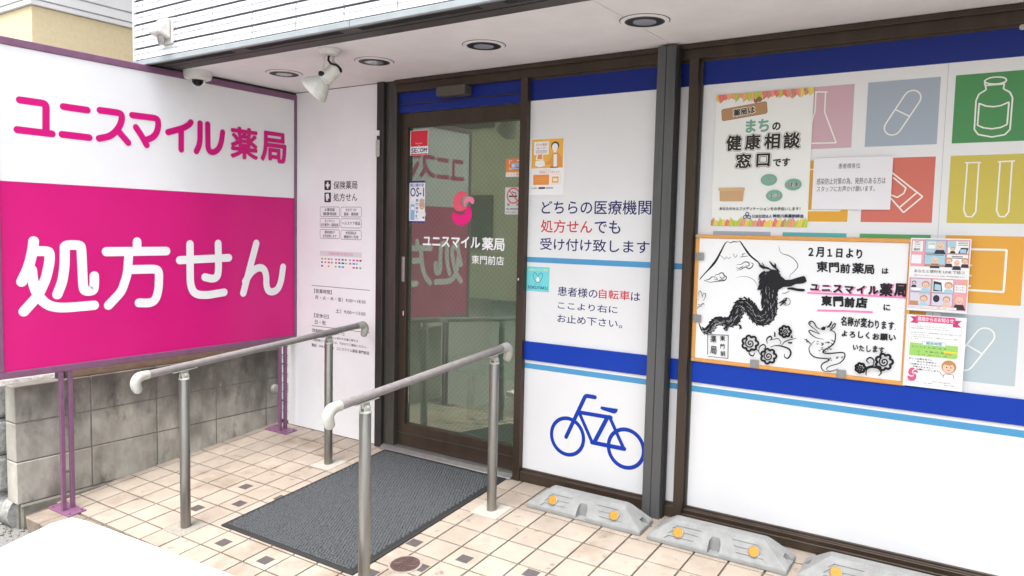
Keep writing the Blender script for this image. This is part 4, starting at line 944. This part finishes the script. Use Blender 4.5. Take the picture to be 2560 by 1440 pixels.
# town health poster with autumn leaves
c8 = crop(1760, 200, 3.693); Y2 = -.0035
u0, u1, v0, v1 = -1.166, -.754, 1.361, 1.936
t, p = sheet('health_advice_poster', 'white health advice poster edged with autumn leaves above the whiteboard', 'poster', Y2, u0, v0, u1, v1, mat('poster_paper', (.74, .75, .72), (.71, .72, .69), 3, rough=.5))
r2 = random.Random(5); lc = [(.70, .16, .16), (.62, .30, .18), (.42, .50, .06), (.72, .34, .16), (.66, .52, .10), (.48, .22, .16), (.40, .46, .08), (.72, .26, .22)]
for top in (1, 0):
    lf = Pr('Y', Y2 - .0006)
    for k in range(24):
        u = u0 + .009 + (u1 - u0 - .018) * k / 23 ; c_ = lc[r2.randrange(8)]; w = r2.uniform(.012, .017); h = r2.uniform(.026, .042); lean = r2.uniform(-.012, .012)
        s_ = -1 if top else 1; vv = v1 if top else v0; ua, ub = max(u0, u - w), min(u1, u + w); tip = min(u1, max(u0, u + lean))
        lf.poly([(ua, vv), (ua, vv + s_ * h * .25), (max(u0, u - w * .7), vv + s_ * h * .6), (tip, vv + s_ * h), (min(u1, u + w * .7), vv + s_ * h * .6), (ub, vv + s_ * h * .25), (ub, vv)], ink(c_))
        lf.stroke([(u, vv), ((u + tip) / 2, vv + s_ * h * .5), (tip, vv + s_ * h * .95)], .0012, ink(tuple(min(.85, q * 1.5 + .08) for q in c_)), cap=False)
    lf.build('leaf_print', wht, t)
gkr = ink((.030, .024, .020)); grn = ink((.17, .36, .27)); brn = ink((.42, .23, .11)); pw = ink((.76, .77, .74))
def pt2(x, y): return p.w(*c8(x, y))
cA = pt2(370, 290); a = p.w(*c8(160, 300)); b = p.w(*c8(580, 290)); hw = (b[0] - a[0]) / 2
p.rrect(cA[0] - hw, cA[1] - .026, cA[0] + hw, cA[1] + .026, .009, gkr, .11); p.rrect(cA[0] - hw + .0015, cA[1] - .0245, cA[0] + hw - .0015, cA[1] + .0245, .008, brn, .11)
lx = pt2(497, 182); p.ell((lx[0] - .007, lx[1]), .011, .013, ink((.25, .13, .07))); p.ell((lx[0] + .008, lx[1] + .002), .011, .012, ink((.25, .13, .07)))
p.text('薬局は', cA[0] - .050, cA[1] - .018, cA[0] + .050, cA[1] + .018, pw, .09, 2, .11); p.text('薬局は', cA[0] - .047, cA[1] - .0155, cA[0] + .047, cA[1] + .0155, gkr, .045, 3, .11)
def ol(tt, x0, y0, x1, y1, m=gkr, rot=0.0):
    A_, B_ = pt2(x0, y0), pt2(x1, y1); e = .0045
    for k, (g, mm, bd) in enumerate(((e, gkr if m is gkr else grn, .115), (e * .65, pw, .085), (0, m, .04))): p.text(tt, A_[0] - g, B_[1] - g, B_[0] + g, A_[1] + g, mm, bd, 3, rot)
tx(p, c8, 'まち', 388, 368, 600, 478, grn, .05, 3); tx(p, c8, 'の', 632, 392, 706, 462, gkr, .045, 3)
for tt, x0, y0, x1, y1 in (('健', 208, 512, 345, 652), ('康', 382, 502, 520, 642), ('相', 560, 492, 700, 634), ('談', 738, 484, 886, 630), ('窓', 295, 680, 435, 812), ('口', 487, 680, 608, 800)): ol(tt, x0, y0, x1, y1)
tx(p, c8, 'です', 640, 725, 795, 797, gkr, .04, 3)
for tt, x, y in (('くすり', 600, 922), ('健康', 825, 965), ('生活', 650, 1068)):
    q = pt2(x, y); p.ell(q, .0345, .0245, grn); w = .023; p.text(tt, q[0] - w, q[1] - .0105, q[0] + w, q[1] + .0105, pw, .07); p.text(tt, q[0] - w * .97, q[1] - .010, q[0] + w * .97, q[1] + .010, gkr, .018)
tx(p, c8, 'あなたのセルフメディケーションをお手伝いします！', 145, 1172, 890, 1206, gkr, .025); tx(p, c8, '公益社団法人', 445, 1242, 628, 1275, navy, .025); tx(p, c8, '神奈川県薬剤師会', 636, 1238, 922, 1275, navy, .035)
q = pt2(400, 1256)
for dx, dy in ((0, .009), (-.009, -.005), (.009, -.005)): p.ring((q[0] + dx, q[1] + dy), .0085, .003, navy, 14)
p.ppoly([c8(*z_) for z_ in ((148, 1020), (370, 1020), (360, 1118), (148, 1118))], ink((.52, .33, .17))); p.ppoly([c8(*z_) for z_ in ((138, 998), (378, 993), (376, 1022), (138, 1025))], ink((.58, .38, .20)))
p.build('lettering', gkr, t)
# fever notice
u0, v0, u1, v1 = box_px(w5, 208, 820, 735, 1175, -.0060)
t, p = sheet('fever_notice', 'plain white sheet with three lines of black text over the red square', 'notice', -.0060, u0, v0, u1, v1, mat('sheet_white', (.74, .72, .75), (.71, .69, .72), 3, rough=.55))
for tt, a, b, c, d in (('患者様各位', 378, 855, 527, 887), ('感染防止対策の為、発熱のある方は', 228, 958, 703, 995), ('スタッフにお声かけ願います。', 228, 1013, 628, 1048)): tx(p, w5, tt, a, b, c, d, gkr, .004, 3)
p.build('lettering', gkr, t)

# ================================================================== WHITEBOARD
wbd = thing('whiteboard', 'orange framed whiteboard with an ink dragon drawing and hand lettering', 'whiteboard', (-.8, -.02, .743))
x0, x1, z0, z1 = -1.229, -.352, .745, 1.322; YB = -.014
B((x0 + .015, YB, z0 + .015), (x1 - .015, -.001, z1 - .015), 'board', M['board'], wbd, .0005)
for a, b in (((x0, z0), (x1, z0 + .017)), ((x0, z1 - .017), (x1, z1)), ((x0, z0 + .017), (x0 + .017, z1 - .017)), ((x1 - .017, z0 + .017), (x1, z1 - .017))):
    B((a[0], YB - .008, a[1]), (b[0], -.001, b[1]), 'frame_bar', M['orange_wood'], wbd, .003)
for a, b in ((x0 + .008, z1 - .008), (x0 + .008, z0 + .008)): MB().lathe([(.007, 0), (.007, .003), (.004, .005)], (a, YB - .008, b), 14, (0, -1, 0)).build('corner_cap', M['ivory'], wbd, 0, True)
for (a, b, c, d) in ((66, 185, 142, 255), (44, 740, 118, 815), (560, 1145, 635, 1226), (1338, 1236, 1420, 1320)):
    A_, B_ = onY(*w6(a, b), YB - .01), onY(*w6(c, d), YB - .01); q = MB().box((A_.x, YB - .0115, B_.z), (B_.x, YB - .0095, A_.z)).build('clip', M['clip'], wbd, .001)
    MB().lathe([(.003, 0), (.003, .0015)], ((A_.x + B_.x) / 2, YB - .0115, (A_.z + B_.z) / 2), 10, (0, -1, 0)).build('screw', M['chrome'], q)
dr = Pr('Y', YB); bkk = ink((.012, .012, .016), rough=.4); mk_ = ink((.78, .22, .45), rough=.4)
def L(pts, w=.0016, smooth=True, taper=True): dr.pstroke([w6(*q) for q in pts], w * 1.5, bkk, smooth=smooth, taper=(lambda t_: .35 + .9 * math.sin(math.pi * min(1, max(.05, t_)))) if taper else None, cap=not taper)
L([(105, 430), (150, 375), (240, 280), (290, 190), (330, 110), (355, 85)], .004); L([(110, 415), (175, 345), (250, 250), (300, 160), (345, 95)], .0022); L([(355, 85), (385, 98), (410, 86), (440, 90), (465, 80)], .002)
L([(465, 80), (500, 130), (545, 195), (590, 240), (650, 285)], .0042); L([(475, 85), (530, 165), (575, 220), (640, 270)], .002)
L([(290, 212), (310, 225), (330, 245), (345, 225), (365, 238), (388, 225)], .0012); L([(408, 195), (425, 228), (445, 205)], .0014); L([(480, 200), (520, 195)], .0013); L([(465, 225), (550, 215)], .0013); L([(500, 190), (485, 232)], .0012)
L([(145, 437), (190, 425), (215, 405), (245, 405)], .0022); L([(150, 440), (200, 452), (250, 445), (330, 435), (345, 405), (325, 390), (318, 372), (295, 368), (275, 382), (250, 385), (240, 410)], .0024); L([(230, 425), (262, 430), (258, 412), (240, 415)], .0016); L([(285, 395), (300, 415), (325, 410), (330, 395)], .002); L([(270, 440), (300, 430), (330, 432)], .002)
L([(440, 295), (480, 290), (510, 270), (545, 275), (550, 300), (530, 308), (518, 295)], .0022); L([(430, 322), (470, 325), (500, 300)], .0016); L([(440, 345), (480, 335), (515, 315), (550, 330), (580, 310), (585, 285), (562, 278)], .0024); L([(470, 318), (500, 325)], .0014)
L([(430, 412), (480, 400), (540, 405), (590, 430), (620, 470), (640, 500)], .0010); L([(818, 125), (825, 165), (850, 195), (900, 210), (950, 240), (985, 285), (985, 320), (950, 360), (920, 390), (918, 420)], .0016)
# dragon body: a tapering spine filled and combed with strokes
SPN = [(98, 818, 3), (112, 855, 8), (135, 893, 14), (175, 900, 24), (215, 868, 32), (240, 825, 32), (275, 808, 30), (320, 812, 32), (370, 822, 42), (415, 800, 52), (445, 745, 55), (475, 680, 56), (515, 655, 58), (560, 695, 55), (600, 755, 58), (650, 790, 62), (710, 775, 66), (745, 715, 66), (745, 640, 72), (742, 560, 76), (748, 480, 82), (770, 410, 62), (790, 370, 40)]
sp1 = spline([(a, b) for a, b, c in SPN], k=4); rs1 = [SPN[min(len(SPN) - 1, i // 4)][2] * (1 - (i % 4) / 4) + SPN[min(len(SPN) - 1, i // 4 + 1)][2] * ((i % 4) / 4) for i in range(len(sp1))]
dr.up(); Ls, Rs_ = [], []
for i, q in enumerate(sp1):
    a, b = sp1[max(0, i - 1)], sp1[min(len(sp1) - 1, i + 1)]; d = Vector((b[0] - a[0], b[1] - a[1])).normalized(); n = Vector((-d.y, d.x)); k = rs1[i] * .84
    Ls.append((q[0] + n.x * k, q[1] + n.y * k)); Rs_.append((q[0] - n.x * k, q[1] - n.y * k))
vs = [dr.P(dr.w(*w6(*q))) for pr_ in zip(Ls, Rs_) for q in pr_]
dr.add(vs, [(2 * i, 2 * i + 1, 2 * i + 3, 2 * i + 2) for i in range(len(sp1) - 1)], bkk)
r4 = random.Random(11); whb = ink((.70, .71, .72), rough=.3)
for i in range(8, len(sp1) - 1):
    a, b = sp1[i - 1], sp1[i + 1]; d = Vector((b[0] - a[0], b[1] - a[1])).normalized(); n = Vector((-d.y, d.x))
    for k in range(4):
        s_ = r4.uniform(.72, 1.0); q = Vector(sp1[i]) + n * (-rs1[i] * s_) ; e = q - n * r4.uniform(6, 20) - d * r4.uniform(14, 34)
        L([tuple(q + d * 10), tuple((q + e) / 2 - n * 2), tuple(e)], .0026)
    for k in range(2):
        s_ = r4.uniform(-.75, .8); q = Vector(sp1[i]) + n * (rs1[i] * s_); e = q - d * r4.uniform(18, 36) - n * r4.uniform(-4, 9)
        dr.pstroke([w6(*q), w6(*((q + e) / 2)), w6(*e)], .0007, whb, cap=False)
    if i % 2: 
        q = Vector(sp1[i]) + n * rs1[i] * .80; L([tuple(q), tuple(q + n * 6 + d * 10), tuple(q + n * 9 + d * 22)], .0022)
dr.ppoly([w6(*q) for q in ((700, 420), (715, 360), (760, 335), (810, 345), (840, 395), (880, 430), (930, 428), (985, 410), (1040, 395), (1058, 402), (1072, 443), (1040, 462), (975, 468), (925, 490), (860, 495), (820, 520), (740, 520))], bkk)
dr.ppoly([w6(*q) for q in ((900, 500), (940, 497), (985, 507), (1052, 512), (1056, 530), (1035, 535), (985, 530), (930, 518), (895, 515))], bkk)
for ln, w in (([(830, 360), (790, 320), (765, 300), (735, 262)], .005), ([(795, 325), (785, 280)], .004), ([(760, 345), (720, 325), (680, 315), (635, 280)], .005), ([(700, 325), (668, 275)], .002), ([(690, 335), (640, 300)], .003)): L(ln, w)
for i in range(60):
    y = r4.uniform(360, 500); x = r4.uniform(650, 700) + (y - 360) * -.1; L([(x + 40, y - 12), (x + 15, y), (x - 12, y + 26)], .0028)
a = dr.w(*w6(890, 625)); dr.ring(a, .0165, .0022, bkk, 28); L([(830, 665), (870, 625), (895, 590)], .004); L([(820, 640), (860, 620), (895, 615)], .004); L([(840, 650), (870, 635), (888, 648)], .003); L([(842, 548), (880, 550), (920, 528)], .0014)
for ln in ([(355, 835), (335, 870), (345, 888)], [(350, 845), (355, 872), (352, 890)], [(340, 860), (320, 868)], [(455, 825), (475, 850), (468, 875)], [(460, 838), (485, 845)], [(470, 850), (488, 868)]): L(ln, .004)
# little sketches: rabbit-free cloud of petals, scrolls, seal, second outline dragon
def flower(x, y, r, n=7):
    for k in range(n):
        a = 2 * math.pi * k / n; cx_, cy_ = x + r * math.cos(a), y + r * .95 * math.sin(a)
        dr.pstroke([w6(cx_ + r * .42 * math.cos(a - 1.7 + 3.4 * j / 8), cy_ + r * .42 * math.sin(a - 1.7 + 3.4 * j / 8)) for j in range(9)], .0088, bkk, cap=False)
    dr.pstroke([w6(x + (r * .1 + r * .055 * j) * math.cos(.75 * j), y + (r * .1 + r * .055 * j) * math.sin(.75 * j)) for j in range(15)], .0052, bkk, cap=False)
for f_ in ((563, 1000, 52), (730, 1115, 50), (880, 893, 38), (1770, 1165, 55), (1558, 1218, 32)): flower(*f_)
for ln, w in (([(600, 1045), (640, 1060), (660, 1100)], .0022), ([(650, 1065), (655, 1030), (690, 1008), (710, 1030), (690, 1050)], .003), ([(612, 1080), (595, 1110), (565, 1095), (560, 1070)], .0035), ([(725, 1000), (720, 960), (750, 935), (765, 955), (745, 970)], .0035), ([(745, 970), (790, 960), (820, 955), (845, 985), (835, 1015)], .002),
              ([(755, 1030), (800, 1018), (860, 1025), (920, 1050), (935, 1090), (910, 1130), (880, 1120), (878, 1090)], .004), ([(850, 1020), (880, 985), (930, 965), (990, 952)], .0024), ([(1610, 1285), (1615, 1230), (1660, 1210), (1720, 1220), (1745, 1260), (1720, 1290)], .0045), ([(1670, 1200), (1680, 1150), (1645, 1125), (1615, 1150), (1640, 1180)], .0035), ([(1600, 1215), (1640, 1205), (1690, 1190)], .003)): L(ln, w)
for ln in ([(785, 940), (785, 890), (800, 905), (798, 940)], [(905, 985), (950, 985), (945, 1002), (915, 1000)], [(930, 950), (945, 920), (955, 950)]): dr.ppoly([w6(*q) for q in ln], bkk)
L([(115, 590), (110, 545), (125, 530), (138, 560), (140, 590)], .0016); L([(140, 590), (150, 555), (172, 555), (165, 590), (145, 620)], .0016); L([(100, 650), (130, 655), (150, 640), (158, 655)], .0022); L([(95, 690), (110, 670), (140, 665)], .0018); L([(100, 600), (112, 612)], .0012)
for ln, w in (([(1230, 960), (1170, 950), (1120, 920), (1098, 890), (1115, 882), (1170, 905), (1195, 915)], .0026), ([(1195, 915), (1150, 870), (1105, 835), (1098, 812), (1120, 800), (1145, 815), (1165, 850), (1200, 870), (1240, 860)], .003), ([(1240, 860), (1255, 845), (1285, 850), (1300, 880), (1330, 900), (1335, 940), (1325, 990), (1285, 1030), (1240, 1055), (1225, 1080), (1280, 1088), (1400, 1080), (1420, 1110), (1400, 1150), (1360, 1180), (1290, 1200), (1255, 1225), (1285, 1245), (1360, 1225)], .003),
              ([(1150, 975), (1115, 1010), (1098, 1045), (1115, 1095), (1165, 1125), (1260, 1135), (1275, 1150), (1220, 1180), (1208, 1215), (1235, 1245), (1290, 1252), (1350, 1235)], .003), ([(1120, 1010), (1085, 975), (1055, 960)], .003), ([(1090, 985), (1070, 985)], .002), ([(1080, 975), (1075, 955)], .002), ([(1260, 860), (1290, 830), (1303, 798)], .004), ([(1285, 885), (1325, 850), (1335, 820), (1315, 830), (1300, 860)], .003)): L(ln, w)
dr.ppoly([w6(*q) for q in ((1205, 860), (1230, 845), (1250, 855), (1240, 880), (1215, 880))], bkk); dr.ell(dr.w(*w6(1112, 818)), .003, .003, bkk)
for i in range(26):
    x, y = r4.uniform(1150, 1310), r4.uniform(960, 1070)
    if x - 1150 < (y - 960) * .2: continue
    L([(x, y), (x + 10, y + 8), (x + 20, y + 2)], .0016)
for i in range(8): x, y = r4.uniform(1250, 1390), r4.uniform(1105, 1160); L([(x, y), (x + 9, y + 7), (x + 18, y + 1)], .0016)
dr.pstroke([w6(*q) for q in ((190, 920), (375, 925), (372, 1132))], .0034, bkk); dr.pstroke([w6(*q) for q in ((190, 922), (190, 1095))], .003, bkk); dr.pstroke([w6(*q) for q in ((196, 1115), (372, 1133))], .0028, bkk)
dr.build('drawing_print', bkk, wbd)
pr = Pr('Y', YB)
for q0, q1, w in (((1080, 548), (1970, 592), .008), ((1172, 706), (1655, 722), .009)): pr.pstroke([w6(*q0), w6((q0[0] + q1[0]) / 2, (q0[1] + q1[1]) / 2 - 2), w6(*q1)], w, mk_)
for dx in (5,): tx(pr, w6, 'ユニスマイル', 1104 + dx, 460, 1722 + dx, 580, mk_, .05); tx(pr, w6, '薬局', 1732 + dx, 455, 1976, 596, mk_, .05)
for ch, x0_, y0_, x1_, y1_, bd in (('２月１日より', 1066, 128, 1585, 245, .05), ('東門前薬局', 1155, 262, 1688, 384, .036), ('は', 1740, 315, 1834, 384, .04), ('ユニスマイル', 1096, 446, 1722, 572, .055), ('薬局', 1724, 446, 1972, 592, .055), ('東門前店', 1195, 565, 1610, 694, .06), ('に', 1750, 640, 1834, 718, .04),
        ('名称が変わります.', 1375, 758, 1920, 890, .05), ('よろしくお願い', 1380, 876, 1868, 988, .05), ('いたします.', 1480, 996, 1832, 1100, .05), ('東', 292, 928, 350, 985, .022), ('門', 292, 1000, 350, 1055, .022), ('前', 296, 1065, 352, 1122, .022), ('薬', 208, 925, 262, 1000, .022), ('局', 205, 1020, 262, 1105, .022)):
    A_, B_ = pr.w(*w6(x0_, y0_)), pr.w(*w6(x1_, y1_)); n_ = len(ch); cw = (B_[0] - A_[0]) / n_; hh = A_[1] - B_[1]; r5 = random.Random(n_ * 7 + x0_); fall = (y1_ - y0_) * .0
    dz = pr.w(*w6(x1_, y0_))[1] - A_[1] if n_ > 1 else 0
    for i_, c_ in enumerate(ch):
        gv, gf = glyphs(c_, 0.0, 3); gx0, gx1 = min(v[0] for v in gv), max(v[0] for v in gv); gy0, gy1 = min(v[1] for v in gv), max(v[1] for v in gv)
        k_ = hh / .96; u_ = A_[0] + cw * i_ + r5.uniform(-.03, .03) * cw; zb_ = B_[1] + .10 * hh + r5.uniform(-.05, .05) * hh; kk = min(k_, cw * 1.06) ; ks = r5.uniform(.92, 1.04)
        pr.text(c_, u_ + gx0 * kk * ks, zb_ + gy0 * k_ * ks, u_ + gx1 * kk * ks, zb_ + gy1 * k_ * ks, bkk, bd, 3, r5.uniform(-.02, .09))
pr.build('lettering', bkk, wbd)

# pink comic poster and pharmacy notice beside it
YP = -.0235
pu0, pv0, pu1, pv1 = box_px(w7, 203, 52, 735, 738, YP); pu0 = onY(*w7(186, 400), YP).x; pu1 = onY(*w7(730, 400), YP).x
t, p = sheet('comic_poster', 'pink comic strip poster clipped at the right end of the whiteboard', 'poster', YP, pu0, pv0, pu1, pv1)
W_, H_ = pu1 - pu0, pv1 - pv0; P2 = lambda a, b: (pu0 + W_ * a, pv0 + H_ * b); pkb = ink((.74, .34, .38)); lb_ = ink((.36, .56, .66)); hair = ink((.50, .24, .09)); skin = ink((.74, .50, .38)); dk = ink((.035, .035, .045)); lv_ = ink((.60, .58, .68))
p.rect(*P2(.015, .61), *P2(.985, .985), pkb); p.rect(*P2(.015, .03), *P2(.985, .455), pkb)
def cell(x0, y0, x1, y1, bgc): p.rect(*P2(x0, y0), *P2(x1, y1), dk); p.rect(*P2(x0 + .004, y0 + .003), *P2(x1 - .004, y1 - .003), bgc)
def head(x, y, r, hc, bald=False, body=dk):
    p.poly([P2(x - r * 1.4, y - r * 1.7), P2(x - r * .9, y - r * .75), P2(x + r * .9, y - r * .75), P2(x + r * 1.4, y - r * 1.7)], body)
    q = P2(x, y); R_ = W_ * r
    if not bald: p.ell((q[0], q[1] + R_ * .18), R_ * 1.12, R_ * 1.08, hc)
    p.ell(q, R_ * .86, R_ * (1.0 if bald else .80), skin, 18)
    for s_ in (-1, 1): p.ell((q[0] + s_ * R_ * .32, q[1] - R_ * .1), R_ * .09, R_ * .09, dk, 8)
    p.stroke([(q[0] - R_ * .2, q[1] - R_ * .45), (q[0] + R_ * .2, q[1] - R_ * .45)], R_ * .09, dk, cap=False)
cell(.03, .81, .22, .965, M['paper']); 
for k, tt in enumerate(('登録や', '利用料', 'すべて')): p.text(tt, *P2(.07, .935 - .032 * k), *P2(.17, .955 - .032 * k), dk, .01)
p.text('無料', *P2(.06, .825), *P2(.17, .86), dk, .02); p.rect(*P2(.03, .65), *P2(.20, .77), M['paper'])
cell(.25, .80, .60, .975, lb_); head(.50, .90, .075, dk, True); p.rect(*P2(.30, .86), *P2(.42, .95), M['paper']); p.text('LINE', *P2(.31, .91), *P2(.41, .94), ink((.05, .4, .1)), .02)
cell(.62, .80, .97, .975, M['paper']); p.poly([P2(.80, .805), P2(.84, .88), P2(.96, .88), P2(.94, .805)], dk); p.rect(*P2(.83, .81), *P2(.93, .86), lb_); p.rect(*P2(.63, .88), *P2(.76, .97), lb_); head(.71, .86, .035, hair)
for k in range(3): p.rect(*P2(.79, .955 - .022 * k), *P2(.95, .962 - .022 * k), dk)
cell(.25, .62, .60, .79, lb_); head(.43, .70, .062, dk, True); p.rect(*P2(.26, .625), *P2(.59, .645), hair); p.rect(*P2(.28, .77), *P2(.57, .778), dk)
cell(.62, .62, .97, .79, M['paper']); head(.66, .70, .05, hair); head(.92, .70, .05, hair); head(.79, .675, .055, dk, True); p.rect(*P2(.70, .755), *P2(.88, .765), dk); p.rect(*P2(.70, .735), *P2(.88, .745), dk)
p.text('あなたと便利を LINE で結ぶ', *P2(.09, .525), *P2(.93, .57), dk, .004); p.text('登録するだけで処方せんをスマホから送信、待ち時間を短縮できます', *P2(.09, .480), *P2(.93, .496), dk)
cell(.04, .265, .39, .445, lv_); head(.30, .36, .06, hair, False, lb_); head(.10, .38, .035, dk); p.ell(P2(.14, .30), W_ * .09, H_ * .018, M['paper'])
cell(.41, .265, .76, .445, M['paper']); head(.68, .36, .06, hair, False, lb_); p.poly([P2(.43, .28), P2(.43, .42), P2(.56, .40), P2(.58, .28)], dk); p.poly([P2(.45, .30), P2(.45, .38), P2(.55, .37), P2(.56, .29)], lb_)
cell(.04, .08, .39, .255, lv_); head(.28, .165, .06, hair, False, lb_); p.rect(*P2(.05, .085), *P2(.19, .135), hair); p.text('ありがとう', *P2(.20, .225), *P2(.37, .243), dk)
cell(.41, .08, .76, .255, lv_); p.ell(P2(.49, .18), W_ * .055, H_ * .05, dk); head(.66, .17, .055, hair, False, skin)
p.rect(*P2(.78, .28), *P2(.965, .38), M['paper']); p.text('忙しい方に', *P2(.80, .335), *P2(.95, .36), dk, .01); p.text('ぴったり♪', *P2(.80, .30), *P2(.94, .325), dk, .01); head(.87, .17, .075, dk, True); p.ell(P2(.95, .40), W_ * .025, W_ * .025, ink((.6, .5, .05)))
p.rect(*P2(.03, .038), *P2(.83, .070), M['paper']); p.text('お処方せんの受付からユニスマイル薬局へお越しください', *P2(.05, .045), *P2(.81, .063), dk)
p.build('print', dk, t)
nu0 = onY(*w7(150, 1080), YP).x; nu1 = onY(*w7(690, 1080), YP).x; nv1 = onY(*w7(172, 738), YP).z; nv0 = onY(*w7(128, 1375), YP).z
t, p = sheet('opening_hours_notice', 'white pharmacy notice with a pink ribbon and green box under the comic poster', 'notice', YP, nu0, nv0, nu1, nv1)
W_, H_ = nu1 - nu0, nv1 - nv0; P2 = lambda a, b: (nu0 + W_ * a, nv0 + H_ * b); rib = ink((.68, .07, .22)); tgr = ink((.02, .30, .26))
p.frame(*P2(.055, .03), *P2(.93, .965), .006, .0010, ink((.45, .40, .45)), M['paper'])
p.poly([P2(.06, .975), P2(.20, .975), P2(.20, .885), P2(.06, .885), P2(.12, .93)], ink((.52, .04, .16))); p.poly([P2(.92, .955), P2(.78, .955), P2(.78, .865), P2(.92, .865), P2(.86, .91)], ink((.52, .04, .16))); p.rect(*P2(.16, .905), *P2(.82, .99), rib); p.text('薬局からのお知らせ', *P2(.19, .918), *P2(.79, .978), wht, .02)
for k, (tt, e) in enumerate((('いつもご利用いただきありがとうございます。', .68), ('薬局の開局時間につきましてお知らせいたします。', .73), ('2024年1月16日より、開局時間を下記の通り変更させて頂', .92), ('くこととなりました。', .40), ('ご不便をおかけ致しますが、ご理解のほどよろしくお願いい', .92), ('たします。', .24))): p.text(tt, *P2(.09, .835 - .030 * k - (.028 if k > 1 else 0)), *P2(e, .853 - .030 * k - (.028 if k > 1 else 0)), dk)
p.poly([P2(.08, .43), P2(.08, .61), P2(.89, .61), P2(.89, .45), P2(.85, .43)], ink((.32, .58, .14))); p.frame(*P2(.29, .585), *P2(.69, .645), .003, .0012, tgr, M['paper']); p.text('開局時間', *P2(.36, .595), *P2(.62, .637), tgr, .03)
p.text('月・火・木・金', *P2(.12, .545), *P2(.35, .568), dk); p.text('9：00〜18：30', *P2(.40, .545), *P2(.70, .568), dk); p.text('9：00〜17：00', *P2(.36, .485), *P2(.66, .51), dk, .015); p.text('土', *P2(.22, .485), *P2(.26, .51), dk); p.text('土 9：00〜13：00', *P2(.22, .445), *P2(.72, .465), dk); p.rect(*P2(.66, .505), *P2(.88, .53), ink((.75, .62, .05))); p.text('（変更後）', *P2(.68, .475), *P2(.80, .498), red)
for k, (tt, s_) in enumerate((('あとでお薬を取りに', .08), ('来られる時など、', .22), ('ご注意なさってください。', .08), ('今後ともよろしく', .15), ('お願いいたします。', .22))): p.text(tt, *P2(s_, .375 - .036 * k), *P2(s_ + .045 * len(tt), .40 - .036 * k), dk, .02)
q = P2(.76, .31); R_ = W_ * .11; p.ell((q[0], q[1] + R_ * .1), R_ * 1.12, R_ * 1.15, hair); p.ell((q[0] - R_ * .05, q[1] - R_ * .1), R_ * .85, R_ * .86, skin); p.poly([(q[0] - R_ * .9, q[1] + R_ * .5), (q[0] - R_ * .2, q[1] + R_ * 1.0), (q[0] + R_ * .8, q[1] + R_ * .6), (q[0] + R_ * .1, q[1] + R_ * .35)], hair)
for s_ in (-1, 1): p.ell((q[0] + s_ * R_ * .32, q[1]), R_ * .10, R_ * .12, dk, 10)
p.stroke([(q[0] - R_ * .2, q[1] - R_ * .45), (q[0], q[1] - R_ * .55), (q[0] + R_ * .2, q[1] - R_ * .45)], R_ * .1, red, cap=False); p.stroke([(q[0] - R_ * .8, q[1] - R_ * 1.9), (q[0] - R_ * .6, q[1] - R_ * 1.15), (q[0] + R_ * .7, q[1] - R_ * 1.15), (q[0] + R_ * .9, q[1] - R_ * 1.9)], .0016, dk, cap=False); p.stroke([(q[0] - R_ * 1.3, q[1] - R_ * .9), (q[0] - R_ * 1.1, q[1] - R_ * 1.3), (q[0] - R_ * .7, q[1] - R_ * 1.5)], .0016, dk)
o_ = P2(.16, .165); k_ = W_ * .16 / 170
for pts, c in LOGO: p.poly(spline([(o_[0] + (a - 515) * k_, o_[1] - (b - 790) * k_) for a, b in pts], True)[:-1], ink((.60, .10, .22)))
p.text('東門前店 ユニスマイル', *P2(.06, .065), *P2(.28, .083), rib); p.text('川崎市川崎区東門前', *P2(.48, .085), *P2(.80, .10), dk); p.text('TEL 044-　　　　FAX 044-', *P2(.34, .055), *P2(.88, .07), dk)
p.build('print', dk, t)

bpy.data.objects.remove(_to); bpy.data.curves.remove(_tx)
print('tiles', ntile, 'objects', len(bpy.data.objects))
